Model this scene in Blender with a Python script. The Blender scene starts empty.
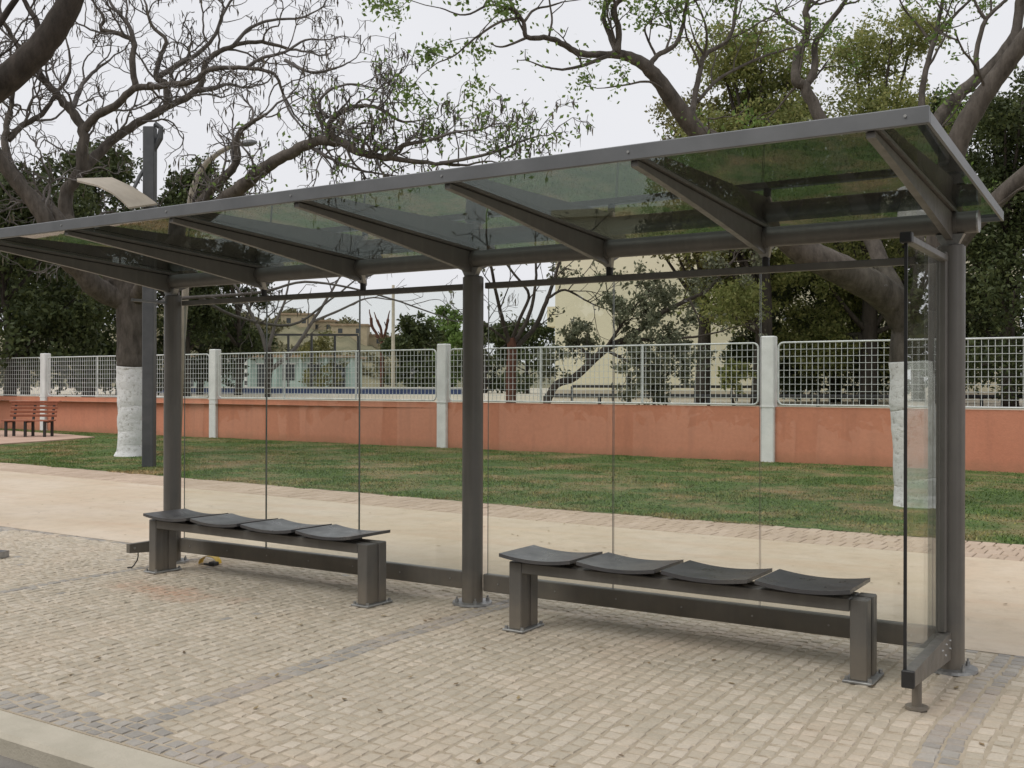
import bpy, math, random
import numpy as np
from mathutils import Vector, Matrix
R = random.Random(7)
RN = np.random.RandomState(11)
scene = bpy.context.scene
col = scene.collection

# ---------------------------------------------------------------- camera
CAM = np.array([4.0012, -5.8105, 1.4626])
YAW, PIT, ROL, FPX = -0.5659, 0.0011, 0.0028, 1051.5
FW = np.array([math.sin(YAW)*math.cos(PIT), math.cos(YAW)*math.cos(PIT), math.sin(PIT)])
_r0 = np.array([math.cos(YAW), -math.sin(YAW), 0.0]); _u0 = np.cross(_r0, FW)
RT = _r0*math.cos(ROL)+_u0*math.sin(ROL); UP = -_r0*math.sin(ROL)+_u0*math.cos(ROL)
cd = bpy.data.cameras.new('camera'); cam = bpy.data.objects.new('camera', cd); col.objects.link(cam)
cd.sensor_width = 36; cd.lens = FPX/1024*36; cd.clip_start = .05; cd.clip_end = 3000
m = Matrix.Identity(4)
for i in range(3):
    m[i][0] = RT[i]; m[i][1] = UP[i]; m[i][2] = -FW[i]; m[i][3] = CAM[i]
cam.matrix_world = m
scene.camera = cam

# ---------------------------------------------------------------- sky, sun, exposure
SUN_EL, SUN_AZ = 55, 205          # degrees; azimuth measured clockwise from +Y
world = bpy.data.worlds.new('World'); scene.world = world; world.use_nodes = True
nt = world.node_tree; nt.nodes.clear()
wo = nt.nodes.new('ShaderNodeOutputWorld'); bg = nt.nodes.new('ShaderNodeBackground')
sky = nt.nodes.new('ShaderNodeTexSky'); sky.sky_type = 'NISHITA'; sky.sun_disc = False
sky.sun_elevation = math.radians(SUN_EL); sky.sun_rotation = math.radians(SUN_AZ)
sky.air_density = 1.0; sky.dust_density = 6.0; sky.ozone_density = 1.0
hs = nt.nodes.new('ShaderNodeHueSaturation'); hs.inputs['Saturation'].default_value = .25
mx = nt.nodes.new('ShaderNodeMix'); mx.data_type = 'RGBA'; mx.inputs['Factor'].default_value = .88
mx.inputs[7].default_value = (8.35, 8.4, 8.75, 1)       # even cloud cover
nt.links.new(sky.outputs[0], hs.inputs['Color']); nt.links.new(hs.outputs[0], mx.inputs[6])
cn = nt.nodes.new('ShaderNodeTexNoise'); cn.inputs['Scale'].default_value = 2.2; cn.inputs['Detail'].default_value = 4
cr = nt.nodes.new('ShaderNodeMapRange'); cr.inputs[3].default_value = .93; cr.inputs[4].default_value = 1.07     # soft cloud layers
ct = nt.nodes.new('ShaderNodeTexCoord'); nt.links.new(ct.outputs['Generated'], cn.inputs['Vector']); nt.links.new(cn.outputs[0], cr.inputs[0])
cm = nt.nodes.new('ShaderNodeMix'); cm.data_type = 'RGBA'; cm.blend_type = 'MULTIPLY'; cm.inputs['Factor'].default_value = 1
nt.links.new(mx.outputs[2], cm.inputs[6]); nt.links.new(cr.outputs[0], cm.inputs[7])
nt.links.new(cm.outputs[2], bg.inputs[0]); bg.inputs[1].default_value = .1
nt.links.new(bg.outputs[0], wo.inputs[0])
sl = bpy.data.lights.new('sun', 'SUN'); sl.energy = 1.5; sl.angle = math.radians(35); sl.color = (1, .965, .91)
so = bpy.data.objects.new('sun', sl); col.objects.link(so)
_az = math.radians(SUN_AZ); _el = math.radians(SUN_EL)
sd = Vector((math.sin(_az)*math.cos(_el), math.cos(_az)*math.cos(_el), math.sin(_el)))
so.rotation_euler = sd.to_track_quat('Z', 'Y').to_euler(); so.location = sd*40
vs = scene.view_settings
vs.view_transform = 'Standard'; vs.look = 'None'; vs.gamma = 1; vs.exposure = 0.1

def W(px, py, d):                  # photo pixel + distance along the view axis -> world
    return CAM + d*(FW + RT*(px-512)/FPX + UP*(384-py)/FPX)
def GZ(px, py, z=0.0):             # photo pixel -> point on the level z
    v = FW + RT*(px-512)/FPX + UP*(384-py)/FPX
    return CAM + v*((z-CAM[2])/v[2])
def PX(P):
    d = np.asarray(P, float)-CAM; z = d @ FW
    return 512+FPX*(d @ RT)/z, 384-FPX*(d @ UP)/z, z

# ---------------------------------------------------------------- materials
MATS = {}
def newmat(name):
    mt = bpy.data.materials.new(name); mt.use_nodes = True
    n = mt.node_tree; b = n.nodes['Principled BSDF']
    MATS[name] = mt
    return mt, n, b
def nd(n, t, **kw):
    x = n.nodes.new(t)
    for k, v in kw.items(): setattr(x, k, v)
    return x
def noise(n, scale, detail=4, coord='obj', rough=.6):
    if coord == 'world':
        g = nd(n, 'ShaderNodeNewGeometry'); o = g.outputs['Position']
    else:
        g = nd(n, 'ShaderNodeTexCoord'); o = g.outputs['Object']
    t = nd(n, 'ShaderNodeTexNoise'); t.inputs['Scale'].default_value = scale
    t.inputs['Detail'].default_value = detail; t.inputs['Roughness'].default_value = rough
    n.links.new(o, t.inputs['Vector'])
    return t.outputs[0]
def ramp(n, fac, stops):
    r = nd(n, 'ShaderNodeValToRGB'); e = r.color_ramp.elements
    while len(e) < len(stops): e.new(.5)
    for k, (p, c) in enumerate(stops):
        e[k].position = p; e[k].color = (*c, 1) if len(c) == 3 else c
    n.links.new(fac, r.inputs[0]); return r.outputs[0]
def mixc(n, fac, a, b, mode='MIX'):
    x = nd(n, 'ShaderNodeMix'); x.data_type = 'RGBA'; x.blend_type = mode
    for s, i in ((fac, 0), (a, 6), (b, 7)):
        if isinstance(s, (int, float)): x.inputs[i].default_value = s
        elif isinstance(s, tuple): x.inputs[i].default_value = (*s, 1)
        else: n.links.new(s, x.inputs[i])
    return x.outputs[2]
def math_(n, op, a, b=0.0):
    x = nd(n, 'ShaderNodeMath'); x.operation = op
    for s, i in ((a, 0), (b, 1)):
        if isinstance(s, (int, float)): x.inputs[i].default_value = s
        else: n.links.new(s, x.inputs[i])
    return x.outputs[0]
def bump(n, b, h, dist, strength=1.0):
    x = nd(n, 'ShaderNodeBump'); x.inputs['Distance'].default_value = dist; x.inputs['Strength'].default_value = strength
    n.links.new(h, x.inputs['Height']); n.links.new(x.outputs[0], b.inputs['Normal'])
def simple(name, c1, c2, scale=6, rough=.6, bumpd=0, bscale=40, metal=0, coord='obj', lo=.35, hi=.65, spec=.5):
    mt, n, b = newmat(name)
    f = noise(n, scale, 5, coord)
    n.links.new(ramp(n, f, [(lo, c1), (hi, c2)]), b.inputs['Base Color'])
    b.inputs['Roughness'].default_value = rough; b.inputs['Metallic'].default_value = metal
    b.inputs['Specular IOR Level'].default_value = spec
    if bumpd: bump(n, b, noise(n, bscale, 4, coord), bumpd)
    return mt
# metalwork
mt, n, b = newmat('paint_dark')
c = ramp(n, noise(n, 5, 6), [(.3, (.1, .095, .086)), (.7, (.124, .117, .106))])
g = nd(n, 'ShaderNodeNewGeometry'); mp = nd(n, 'ShaderNodeMapping'); n.links.new(g.outputs['Position'], mp.inputs[0]); mp.inputs['Scale'].default_value = (9, 9, .8)
t = nd(n, 'ShaderNodeTexNoise'); t.inputs['Scale'].default_value = 2.2; t.inputs['Detail'].default_value = 8; n.links.new(mp.outputs[0], t.inputs['Vector'])
c = mixc(n, ramp(n, t.outputs[0], [(.5, (0,)*3), (.75, (.3,)*3)]), c, (.19, .178, .158))          # dusty run marks
sx = nd(n, 'ShaderNodeSeparateXYZ'); n.links.new(g.outputs['Position'], sx.inputs[0])
hz = math_(n, 'ADD', sx.outputs[2], math_(n, 'MULTIPLY', noise(n, 9, 6, 'world'), .25))
c = mixc(n, ramp(n, hz, [(.12, (.55,)*3), (.38, (0,)*3)]), c, (.26, .215, .16))               # dust splashed up from the paving
n.links.new(c, b.inputs['Base Color'])
n.links.new(ramp(n, noise(n, 14, 5), [(.3, (.34,)*3), (.7, (.52,)*3)]), b.inputs['Roughness'])
bump(n, b, noise(n, 180, 2), .0003)
simple('fascia', (.15, .156, .16), (.195, .2, .205), 3, .42, metal=.3)
mt, n, b = newmat('seat_dark')
c = ramp(n, noise(n, 6, 5), [(.35, (.055, .055, .06)), (.65, (.075, .074, .078))])
c = mixc(n, ramp(n, noise(n, 3.2, 8, 'world', .75), [(.45, (0,)*3), (.75, (.5,)*3)]), c, (.17, .155, .13))
n.links.new(c, b.inputs['Base Color']); n.links.new(ramp(n, noise(n, 7, 6), [(.3, (.24,)*3), (.7, (.42,)*3)]), b.inputs['Roughness'])
simple('galv', (.27, .27, .265), (.4, .4, .39), 25, .45, metal=.7)
simple('black_plastic', (.012, .012, .012), (.02, .02, .02), 10, .5)
simple('bolt', (.45, .45, .44), (.6, .6, .58), 20, .35, metal=.8)
simple('lamp_paint', (.052, .056, .06), (.075, .078, .082), 4, .5)
simple('beige_paint', (.3, .265, .21), (.37, .325, .26), 3, .55)
simple('yellow_plastic', (.62, .4, .03), (.72, .48, .05), 10, .45)
simple('white_wire', (.55, .57, .56), (.68, .7, .69), 5, .5, coord='world')
simple('far_black', (.018, .018, .02), (.03, .03, .03), 5, .5)
simple('far_white', (.6, .6, .58), (.7, .7, .68), 5, .6)
simple('far_blue', (.03, .05, .13), (.045, .07, .17), 1, .7)
simple('wood_red', (.26, .085, .045), (.34, .115, .06), 9, .5)
def glass(name, tint, f0=.04, rough=0.0):
    mt = bpy.data.materials.new(name); mt.use_nodes = True; MATS[name] = mt
    n = mt.node_tree; n.nodes.clear()
    out = nd(n, 'ShaderNodeOutputMaterial'); tr = nd(n, 'ShaderNodeBsdfTransparent'); gl = nd(n, 'ShaderNodeBsdfGlossy')
    tr.inputs[0].default_value = (*tint, 1); gl.inputs['Roughness'].default_value = rough
    gl.inputs[0].default_value = (.97, .98, .97, 1)
    lw = nd(n, 'ShaderNodeLayerWeight'); lw.inputs[0].default_value = .5
    p5 = math_(n, 'POWER', lw.outputs['Facing'], 5.0)
    f = math_(n, 'ADD', math_(n, 'MULTIPLY', p5, 1-f0), f0)
    ms = nd(n, 'ShaderNodeMixShader')
    n.links.new(f, ms.inputs[0]); n.links.new(tr.outputs[0], ms.inputs[1]); n.links.new(gl.outputs[0], ms.inputs[2])
    n.links.new(ms.outputs[0], out.inputs[0])
    return mt
glass('glass_clear', (.965, .98, .965))
glass('glass_roof', (.42, .445, .43))
simple('glass_edge', (.1, .115, .1), (.14, .155, .14), 5, .25)
# paving
def stone_mat(name, c1, c2, c3, stain=True):
    mt, n, b = newmat(name)
    at = nd(n, 'ShaderNodeAttribute'); at.attribute_name = 'rnd'
    oi = nd(n, 'ShaderNodeObjectInfo')
    rnd = math_(n, 'FRACT', math_(n, 'ADD', at.outputs['Fac'], oi.outputs['Random']))
    base = ramp(n, rnd, [(0, c1), (.55, c2), (1, c3)])
    base = mixc(n, .8, base, ramp(n, noise(n, .9, 7, 'world', .7), [(.3, (.78, .75, .72)), (.7, (1.1, 1.09, 1.08))]), 'MULTIPLY')
    base = mixc(n, .5, base, ramp(n, noise(n, 60, 4, 'world'), [(.3, (.8, .8, .8)), (.7, (1.12, 1.12, 1.12))]), 'MULTIPLY')
    if stain:       # spilt red earth near the far bench
        g = nd(n, 'ShaderNodeNewGeometry'); sx = nd(n, 'ShaderNodeSeparateXYZ'); n.links.new(g.outputs['Position'], sx.inputs[0])
        dx = math_(n, 'MULTIPLY', math_(n, 'ADD', sx.outputs[0], 2.05), .62); dy = math_(n, 'MULTIPLY', math_(n, 'ADD', sx.outputs[1], .85), 1.9)
        rr = math_(n, 'SQRT', math_(n, 'ADD', math_(n, 'MULTIPLY', dx, dx), math_(n, 'MULTIPLY', dy, dy)))
        rr = math_(n, 'ADD', rr, math_(n, 'MULTIPLY', noise(n, 3.5, 6, 'world'), 1.1))
        f = ramp(n, rr, [(.5, (.7,)*3), (1.35, (0,)*3)])
        base = mixc(n, f, base, (.47, .24, .14))
        f2 = ramp(n, noise(n, .9, 6, 'world'), [(.48, (0,)*3), (.7, (.42,)*3)])
        base = mixc(n, f2, base, (.45, .32, .22))
    n.links.new(base, b.inputs['Base Color']); b.inputs['Roughness'].default_value = .85
    bump(n, b, noise(n, 55, 5, 'world'), .004)
    return mt
stone_mat('cobble_beige', (.46, .41, .325), (.52, .465, .375), (.58, .52, .43))
stone_mat('cobble_grey', (.31, .295, .272), (.365, .345, .315), (.42, .395, .355))
stone_mat('brick_pink', (.49, .385, .29), (.52, .41, .315), (.55, .44, .345), False)
simple('joint_sand', (.36, .3, .22), (.44, .375, .285), 9, .95, .003, 90, coord='world')
mt, n, b = newmat('path_sand')
c = ramp(n, noise(n, .5, 8, 'world', .7), [(.28, (.51, .39, .28)), (.45, (.54, .445, .33)), (.6, (.58, .49, .385)), (.75, (.61, .53, .43))])
c = mixc(n, .7, c, ramp(n, noise(n, 5, 8, 'world', .75), [(.3, (.8, .79, .78)), (.5, (1, 1, 1)), (.72, (1.07, 1.07, 1.07))]), 'MULTIPLY')
mp = nd(n, 'ShaderNodeMapping'); g = nd(n, 'ShaderNodeNewGeometry'); n.links.new(g.outputs['Position'], mp.inputs[0]); mp.inputs['Scale'].default_value = (.25, 2.2, 1)
t = nd(n, 'ShaderNodeTexNoise'); t.inputs['Scale'].default_value = 1.3; t.inputs['Detail'].default_value = 7; n.links.new(mp.outputs[0], t.inputs['Vector'])
c = mixc(n, ramp(n, t.outputs[0], [(.5, (0,)*3), (.72, (.35,)*3)]), c, (.52, .36, .24))
n.links.new(c, b.inputs['Base Color']); b.inputs['Roughness'].default_value = .9
bump(n, b, noise(n, 30, 6, 'world'), .004)
simple('kerb_conc', (.4, .365, .29), (.5, .455, .37), 3, .85, .003, 60, coord='world')
simple('asphalt', (.16, .148, .132), (.22, .205, .182), 2.5, .9, .006, 90, coord='world')
simple('earth', (.2, .15, .1), (.28, .21, .14), .6, .95, .01, 8, coord='world')
simple('yard', (.42, .37, .29), (.5, .45, .36), .35, .95, coord='world')
simple('pad_pink', (.42, .28, .21), (.5, .35, .27), 1.5, .9, .003, 40, coord='world')
def grass_mat(name, k):
    mt, n, b = newmat(name)
    g1 = ramp(n, noise(n, 2.2, 6, 'world'), [(.35, (.072*k, .122*k, .034*k)), (.65, (.118*k, .178*k, .056*k))])
    dry = ramp(n, noise(n, .8, 8, 'world', .72), [(.46, (0,)*3), (.64, (.95,)*3)])
    c = mixc(n, dry, g1, (.3*k, .22*k, .12*k))
    if name == 'grass_blade':
        gi = nd(n, 'ShaderNodeNewGeometry')
        c = mixc(n, 1.0, c, ramp(n, gi.outputs['Random Per Island'], [(0, (.7, .7, .7)), (.7, (1.1, 1.1, 1.0)), (1, (1.7, 1.45, 1.2))]), 'MULTIPLY')
    n.links.new(c, b.inputs['Base Color']); b.inputs['Roughness'].default_value = .8
    b.inputs['Specular IOR Level'].default_value = .2
grass_mat('grass_soil', .85); grass_mat('grass_blade', 1.15)
# walls
mt, n, b = newmat('orange_plaster')
c = ramp(n, noise(n, .9, 6, 'world'), [(.3, (.54, .215, .13)), (.7, (.6, .25, .155))])
c = mixc(n, .5, c, ramp(n, noise(n, 14, 5, 'world'), [(.3, (.85, .85, .85)), (.7, (1.08, 1.08, 1.08))]), 'MULTIPLY')
g = nd(n, 'ShaderNodeNewGeometry'); mp = nd(n, 'ShaderNodeMapping'); n.links.new(g.outputs['Position'], mp.inputs[0]); mp.inputs['Scale'].default_value = (3, 3, .25)
t = nd(n, 'ShaderNodeTexNoise'); t.inputs['Scale'].default_value = 1.6; t.inputs['Detail'].default_value = 7; n.links.new(mp.outputs[0], t.inputs['Vector'])
c = mixc(n, ramp(n, t.outputs[0], [(.52, (0,)*3), (.75, (.45,)*3)]), c, (.4, .17, .11))          # rain streaks
sx = nd(n, 'ShaderNodeSeparateXYZ'); n.links.new(g.outputs['Position'], sx.inputs[0])
hz = math_(n, 'ADD', sx.outputs[2], math_(n, 'MULTIPLY', noise(n, 5, 6, 'world'), .3))
c = mixc(n, ramp(n, hz, [(.16, (.6,)*3), (.36, (0,)*3)]), c, (.34, .17, .1))                   # splashed earth along the foot
n.links.new(c, b.inputs['Base Color']); b.inputs['Roughness'].default_value = .9
bump(n, b, noise(n, 35, 4, 'world'), .004)
simple('post_white', (.66, .66, .65), (.78, .78, .77), 3, .75, .002, 60, coord='world')
simple('cream_wall', (.66, .615, .45), (.72, .67, .5), .35, .9, coord='world')
simple('teal_wall', (.34, .44, .41), (.42, .52, .48), .3, .9, coord='world')
simple('dark_opening', (.03, .035, .04), (.05, .055, .06), 1, .3, coord='world')
simple('far_house', (.36, .3, .2), (.44, .36, .25), 1, .9, coord='world')
simple('far_roof', (.28, .2, .13), (.34, .25, .17), 1, .9, coord='world')
simple('hill_scrub', (.12, .115, .065), (.23, .2, .12), .12, .95, coord='world')
# vegetation
def bark(name, c1, c2, sc=9):
    mt, n, b = newmat(name)
    mp = nd(n, 'ShaderNodeMapping'); g = nd(n, 'ShaderNodeNewGeometry'); n.links.new(g.outputs['Position'], mp.inputs[0])
    mp.inputs['Scale'].default_value = (1, 1, .3)
    t = nd(n, 'ShaderNodeTexNoise'); t.inputs['Scale'].default_value = sc; t.inputs['Detail'].default_value = 7; t.inputs['Roughness'].default_value = .7
    n.links.new(mp.outputs[0], t.inputs['Vector'])
    n.links.new(ramp(n, t.outputs[0], [(.33, c1), (.67, c2)]), b.inputs['Base Color'])
    b.inputs['Roughness'].default_value = .92; b.inputs['Specular IOR Level'].default_value = .2
    bump(n, b, t.outputs[0], .03)
bark('bark_grey', (.052, .045, .038), (.135, .117, .1))
bark('bark_dark', (.035, .03, .025), (.075, .062, .052))
bark('twig_grey', (.095, .086, .08), (.17, .155, .147))
bark('bark_red', (.07, .032, .024), (.14, .065, .045))
mt, n, b = newmat('whitewash')
t = noise(n, 14, 7, 'world', .75)
n.links.new(ramp(n, t, [(.34, (.42, .4, .37)), (.46, (.76, .76, .755)), (1, (.84, .84, .84))]), b.inputs['Base Color'])
b.inputs['Roughness'].default_value = .9; bump(n, b, t, .03)
def leaf(name, cols, trans=.25):
    mt, n, b = newmat(name)
    gi = nd(n, 'ShaderNodeNewGeometry')
    c = ramp(n, gi.outputs['Random Per Island'], [(i/(len(cols)-1), q) for i, q in enumerate(cols)])
    c = mixc(n, .6, c, ramp(n, noise(n, .8, 3, 'world'), [(.35, (.7, .75, .7)), (.65, (1.2, 1.2, 1.1))]), 'MULTIPLY')
    n.links.new(c, b.inputs['Base Color']); b.inputs['Roughness'].default_value = .55
    b.inputs['Specular IOR Level'].default_value = .25
    tr = nd(n, 'ShaderNodeBsdfTranslucent'); n.links.new(c, tr.inputs[0])
    ms = nd(n, 'ShaderNodeMixShader'); ms.inputs[0].default_value = trans
    o = n.nodes['Material Output']
    n.links.new(b.outputs[0], ms.inputs[1]); n.links.new(tr.outputs[0], ms.inputs[2]); n.links.new(ms.outputs[0], o.inputs[0])
leaf('leaf_dark', [(.035, .048, .018), (.058, .075, .027), (.09, .105, .038)])
leaf('leaf_mid', [(.15, .175, .055), (.24, .26, .09), (.34, .325, .13)], .5)
leaf('leaf_olive', [(.11, .11, .04), (.17, .165, .06), (.24, .21, .085)])
leaf('leaf_bright', [(.1, .16, .04), (.16, .24, .06), (.22, .3, .1)], .45)
leaf('leaf_greygreen', [(.1, .11, .07), (.15, .16, .105), (.21, .21, .145)])
leaf('leaf_scrub', [(.1, .095, .05), (.15, .135, .07), (.2, .17, .1)])
leaf('litter', [(.14, .09, .05), (.25, .17, .09), (.34, .26, .15)], .05)
leaf('pod', [(.06, .05, .042), (.09, .075, .06), (.13, .11, .08)], .1)

# ---------------------------------------------------------------- mesh helpers
class MB:
    def __init__(s): s.v = []; s.f = []; s.mi = []
    def add(s, vs_, fs_, mi=0):
        o = len(s.v); s.v.extend([tuple(map(float, q)) for q in vs_])
        for f in fs_: s.f.append(tuple(o+i for i in f)); s.mi.append(mi)
        return s
    def box(s, x0, x1, y0, y1, z0, z1, bev=0.0, mi=0):
        if bev <= 0:
            v = [(x, y, z) for z in (z0, z1) for y in (y0, y1) for x in (x0, x1)]
            s.add(v, [(0, 2, 3, 1), (4, 5, 7, 6), (0, 1, 5, 4), (2, 6, 7, 3), (0, 4, 6, 2), (1, 3, 7, 5)], mi)
        else:
            bv = min(bev, (x1-x0)*.45, (y1-y0)*.45, (z1-z0)*.45)
            c = []; idx = {}
            for ix in (0, 1):
                for iy in (0, 1):
                    for iz in (0, 1):
                        X = (x0, x1)[ix]; Y = (y0, y1)[iy]; Z = (z0, z1)[iz]
                        sx, sy, sz = (1, -1)[ix], (1, -1)[iy], (1, -1)[iz]
                        for a, p in (('x', (X, Y+sy*bv, Z+sz*bv)), ('y', (X+sx*bv, Y, Z+sz*bv)), ('z', (X+sx*bv, Y+sy*bv, Z))):
                            idx[(ix, iy, iz, a)] = len(c); c.append(p)
            F = []
            I = lambda *k: idx[k]
            for q in (0, 1):
                F.append((I(q, 0, 0, 'x'), I(q, 1, 0, 'x'), I(q, 1, 1, 'x'), I(q, 0, 1, 'x')))
                F.append((I(0, q, 0, 'y'), I(1, q, 0, 'y'), I(1, q, 1, 'y'), I(0, q, 1, 'y')))
                F.append((I(0, 0, q, 'z'), I(1, 0, q, 'z'), I(1, 1, q, 'z'), I(0, 1, q, 'z')))
            for a in (0, 1):
                for b_ in (0, 1):
                    F.append((I(a, b_, 0, 'x'), I(a, b_, 1, 'x'), I(a, b_, 1, 'y'), I(a, b_, 0, 'y')))
                    F.append((I(a, 0, b_, 'x'), I(a, 1, b_, 'x'), I(a, 1, b_, 'z'), I(a, 0, b_, 'z')))
                    F.append((I(0, a, b_, 'y'), I(1, a, b_, 'y'), I(1, a, b_, 'z'), I(0, a, b_, 'z')))
                    for d in (0, 1): F.append((I(a, b_, d, 'x'), I(a, b_, d, 'y'), I(a, b_, d, 'z')))
            ctr = np.array([(x0+x1)/2, (y0+y1)/2, (z0+z1)/2]); FF = []
            for f in F:
                p = [np.array(c[i]) for i in f]; nn = np.cross(p[1]-p[0], p[2]-p[0])
                FF.append(f if nn @ (sum(p)/len(p)-ctr) > 0 else f[::-1])
            s.add(c, FF, mi)
        return s
    def cyl(s, p0, p1, r0, r1=None, n=16, mi=0, cap=True):
        return s.tube([p0, p1], [r0, r0 if r1 is None else r1], n, mi, cap)
    def tube(s, pts, rad, n=6, mi=0, cap=True):
        P = [np.asarray(p, float) for p in pts]; o = len(s.v)
        t0 = P[1]-P[0]; t0 = t0/(np.linalg.norm(t0)+1e-9)
        a = np.array([0, 0, 1.]) if abs(t0[2]) < .9 else np.array([1., 0, 0])
        u = np.cross(t0, a); u /= np.linalg.norm(u)
        cs = [(math.cos(2*math.pi*k/n), math.sin(2*math.pi*k/n)) for k in range(n)]
        for i, p in enumerate(P):
            t = P[min(i+1, len(P)-1)]-P[max(i-1, 0)]; t = t/(np.linalg.norm(t)+1e-9)
            u = u-t*(u @ t); u /= (np.linalg.norm(u)+1e-9); w = np.cross(t, u)
            for c_, s_ in cs:
                q = p+rad[i]*(u*c_+w*s_); s.v.append((float(q[0]), float(q[1]), float(q[2])))
        for i in range(len(P)-1):
            for k in range(n):
                a0 = o+i*n+k; a1 = o+i*n+(k+1) % n
                s.f.append((a0, a1, a1+n, a0+n)); s.mi.append(mi)
        if cap and n > 2:
            s.f.append(tuple(o+k for k in range(n))[::-1]); s.mi.append(mi)
            e = o+(len(P)-1)*n; s.f.append(tuple(e+k for k in range(n))); s.mi.append(mi)
        return s
    def prism(s, poly, axis, a, b, mi=0):      # polygon in the other two axes, extruded along axis from a to b
        k = len(poly)
        def P(q, t): return {'x': (t, q[0], q[1]), 'y': (q[0], t, q[1]), 'z': (q[0], q[1], t)}[axis]
        v = [P(q, a) for q in poly]+[P(q, b) for q in poly]
        f = [tuple(range(k))[::-1], tuple(range(k, 2*k))]+[(i, (i+1) % k, k+(i+1) % k, k+i) for i in range(k)]
        return s.add(v, f, mi)
    def build(s, name, mats, parent=None, smooth=False, loc=None):
        me = bpy.data.meshes.new(name); me.from_pydata(s.v, [], s.f)
        if isinstance(mats, str): mats = [mats]
        for q in mats: me.materials.append(MATS[q])
        if any(s.mi): me.polygons.foreach_set('material_index', s.mi)
        if smooth: me.polygons.foreach_set('use_smooth', [True]*len(s.f))
        me.update()
        o = bpy.data.objects.new(name, me); col.objects.link(o)
        if loc is not None: o.location = loc
        if parent is not None: o.parent = parent
        return o
def fixnormals(o):
    import bmesh
    bm = bmesh.new(); bm.from_mesh(o.data); bmesh.ops.recalc_face_normals(bm, faces=bm.faces); bm.to_mesh(o.data); bm.free()
    return o
def autosmooth(o, ang=35):
    me = o.data; me.polygons.foreach_set('use_smooth', [True]*len(me.polygons)); me.set_sharp_from_angle(angle=math.radians(ang)); return o
def thing(name, label, cat, loc=(0, 0, 0), rz=0, group=None):
    o = bpy.data.objects.new(name, None); col.objects.link(o); o.empty_display_size = .2
    o.location = loc; o.rotation_euler = (0, 0, rz)
    return tag(o, label, cat, group)
def tag(o, label, cat, group=None):
    o['label'] = label; o['category'] = cat
    if group: o['group'] = group
    return o
def kind(o, k): o['kind'] = k; return o
def copy_tree(o, parent=None):
    c_ = o.copy(); col.objects.link(c_)
    if parent is not None: c_.parent = parent; c_.matrix_parent_inverse = o.matrix_parent_inverse.copy()
    for ch in list(o.children): copy_tree(ch, c_)
    return c_
def shift(pts, t): return [tuple(np.asarray(p)-np.asarray(t)) for p in pts]

# ================================================================ SETTING
kind(MB().add([(-600, -600, -.2), (600, -600, -.2), (600, 900, -.2), (-600, 900, -.2)], [(0, 1, 2, 3)]).build('ground', 'earth'), 'structure')
kind(MB().add([(-200, -10.5, -.085), (200, -10.5, -.085), (200, -3.2, -.085), (-200, -3.2, -.085)], [(0, 1, 2, 3)]).build('road', 'asphalt'), 'structure')
# kerb, stone by stone
kb = kind(MB().box(-14, 8, -3.235, -3.06, -.19, -.06).build('kerb', 'kerb_conc'), 'structure')
x = -13.1
while x < 8:
    MB().box(x+.0015, x+1.9985, -3.25+R.uniform(-.003, .003), -3.045, -.185, R.uniform(-.002, .003), .018).build('kerb_stone', 'kerb_conc', kb)
    x += 2.0

# cobbled pavement
CX0, CX1, CY0, CY1 = -10.5, 5.5, -3.04, .5
cob = kind(MB().box(CX0, CX1, CY0-.004, CY1+.08, -.19, -.0048).build('cobbled_pavement', 'joint_sand'), 'structure')
def stone_geo(w, l, h, bev, r):
    def ring(e, z, j): return [(sx*(w/2-e)+r.uniform(-j, j), sy*(l/2-e)+r.uniform(-j, j), z) for sx, sy in ((-1, -1), (1, -1), (1, 1), (-1, 1))]
    b0 = ring(0, -h, .0); b1 = ring(0, -bev*1.1, .004); t = ring(bev, 0, .006)
    t = [(x_, y_, z_+r.uniform(-.0025, .0015)) for x_, y_, z_ in t]
    ctr = (r.uniform(-.01, .01), r.uniform(-.01, .01), r.uniform(.0, .003))
    v = b0+b1+t+[ctr]
    f = [(k, (k+1) % 4, 4+(k+1) % 4, 4+k) for k in range(4)]+[(4+k, 4+(k+1) % 4, 8+(k+1) % 4, 8+k) for k in range(4)]+[(8+k, 8+(k+1) % 4, 12) for k in range(4)]
    return v, f
def is_grey(x, y):
    if -3.04 <= y < -2.84 + .012*math.sin(x*9): return True
    for bx, w in ((.07, .2), (3.1, .22), (-3.02, .12), (-6.1, .2)):
        if bx <= x < bx+w: return True
    return y > .43
stones = []
x = CX0
while x < CX1-.04:
    w = R.uniform(.07, .086); y = CY0
    while y < CY1-.04:
        l = R.uniform(.064, .1) if y > CY0 else R.uniform(.045, .1)
        if y+l > CY1: l = CY1-y
        if l > .03: stones.append((x+w/2+.022*math.sin(y*1.9+.4)+.006*math.sin(y*7+x*2)+R.uniform(-.003, .003), y+l/2, w-R.uniform(.004, .009), l-R.uniform(.004, .01), is_grey(x+w/2, y+l/2) != (R.random() < .003)))
        y += l
    x += w
scr = []
for i, q in enumerate(stones):
    u, v, z = PX((q[0], q[1], 0)); scr.append(((z if 8 < u < 1016 and 8 < v < 760 else 1e9), i))
scr.sort(); near = set(i for z, i in scr[:300])
protos = {}
for g in (0, 1):
    for k in range(6):
        v, f = stone_geo(.084, .087, .03, .009, R)
        me = bpy.data.meshes.new('cobblestone'); me.from_pydata(v, [], f); me.materials.append(MATS['cobble_grey' if g else 'cobble_beige'])
        protos[(g, k)] = me
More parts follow.
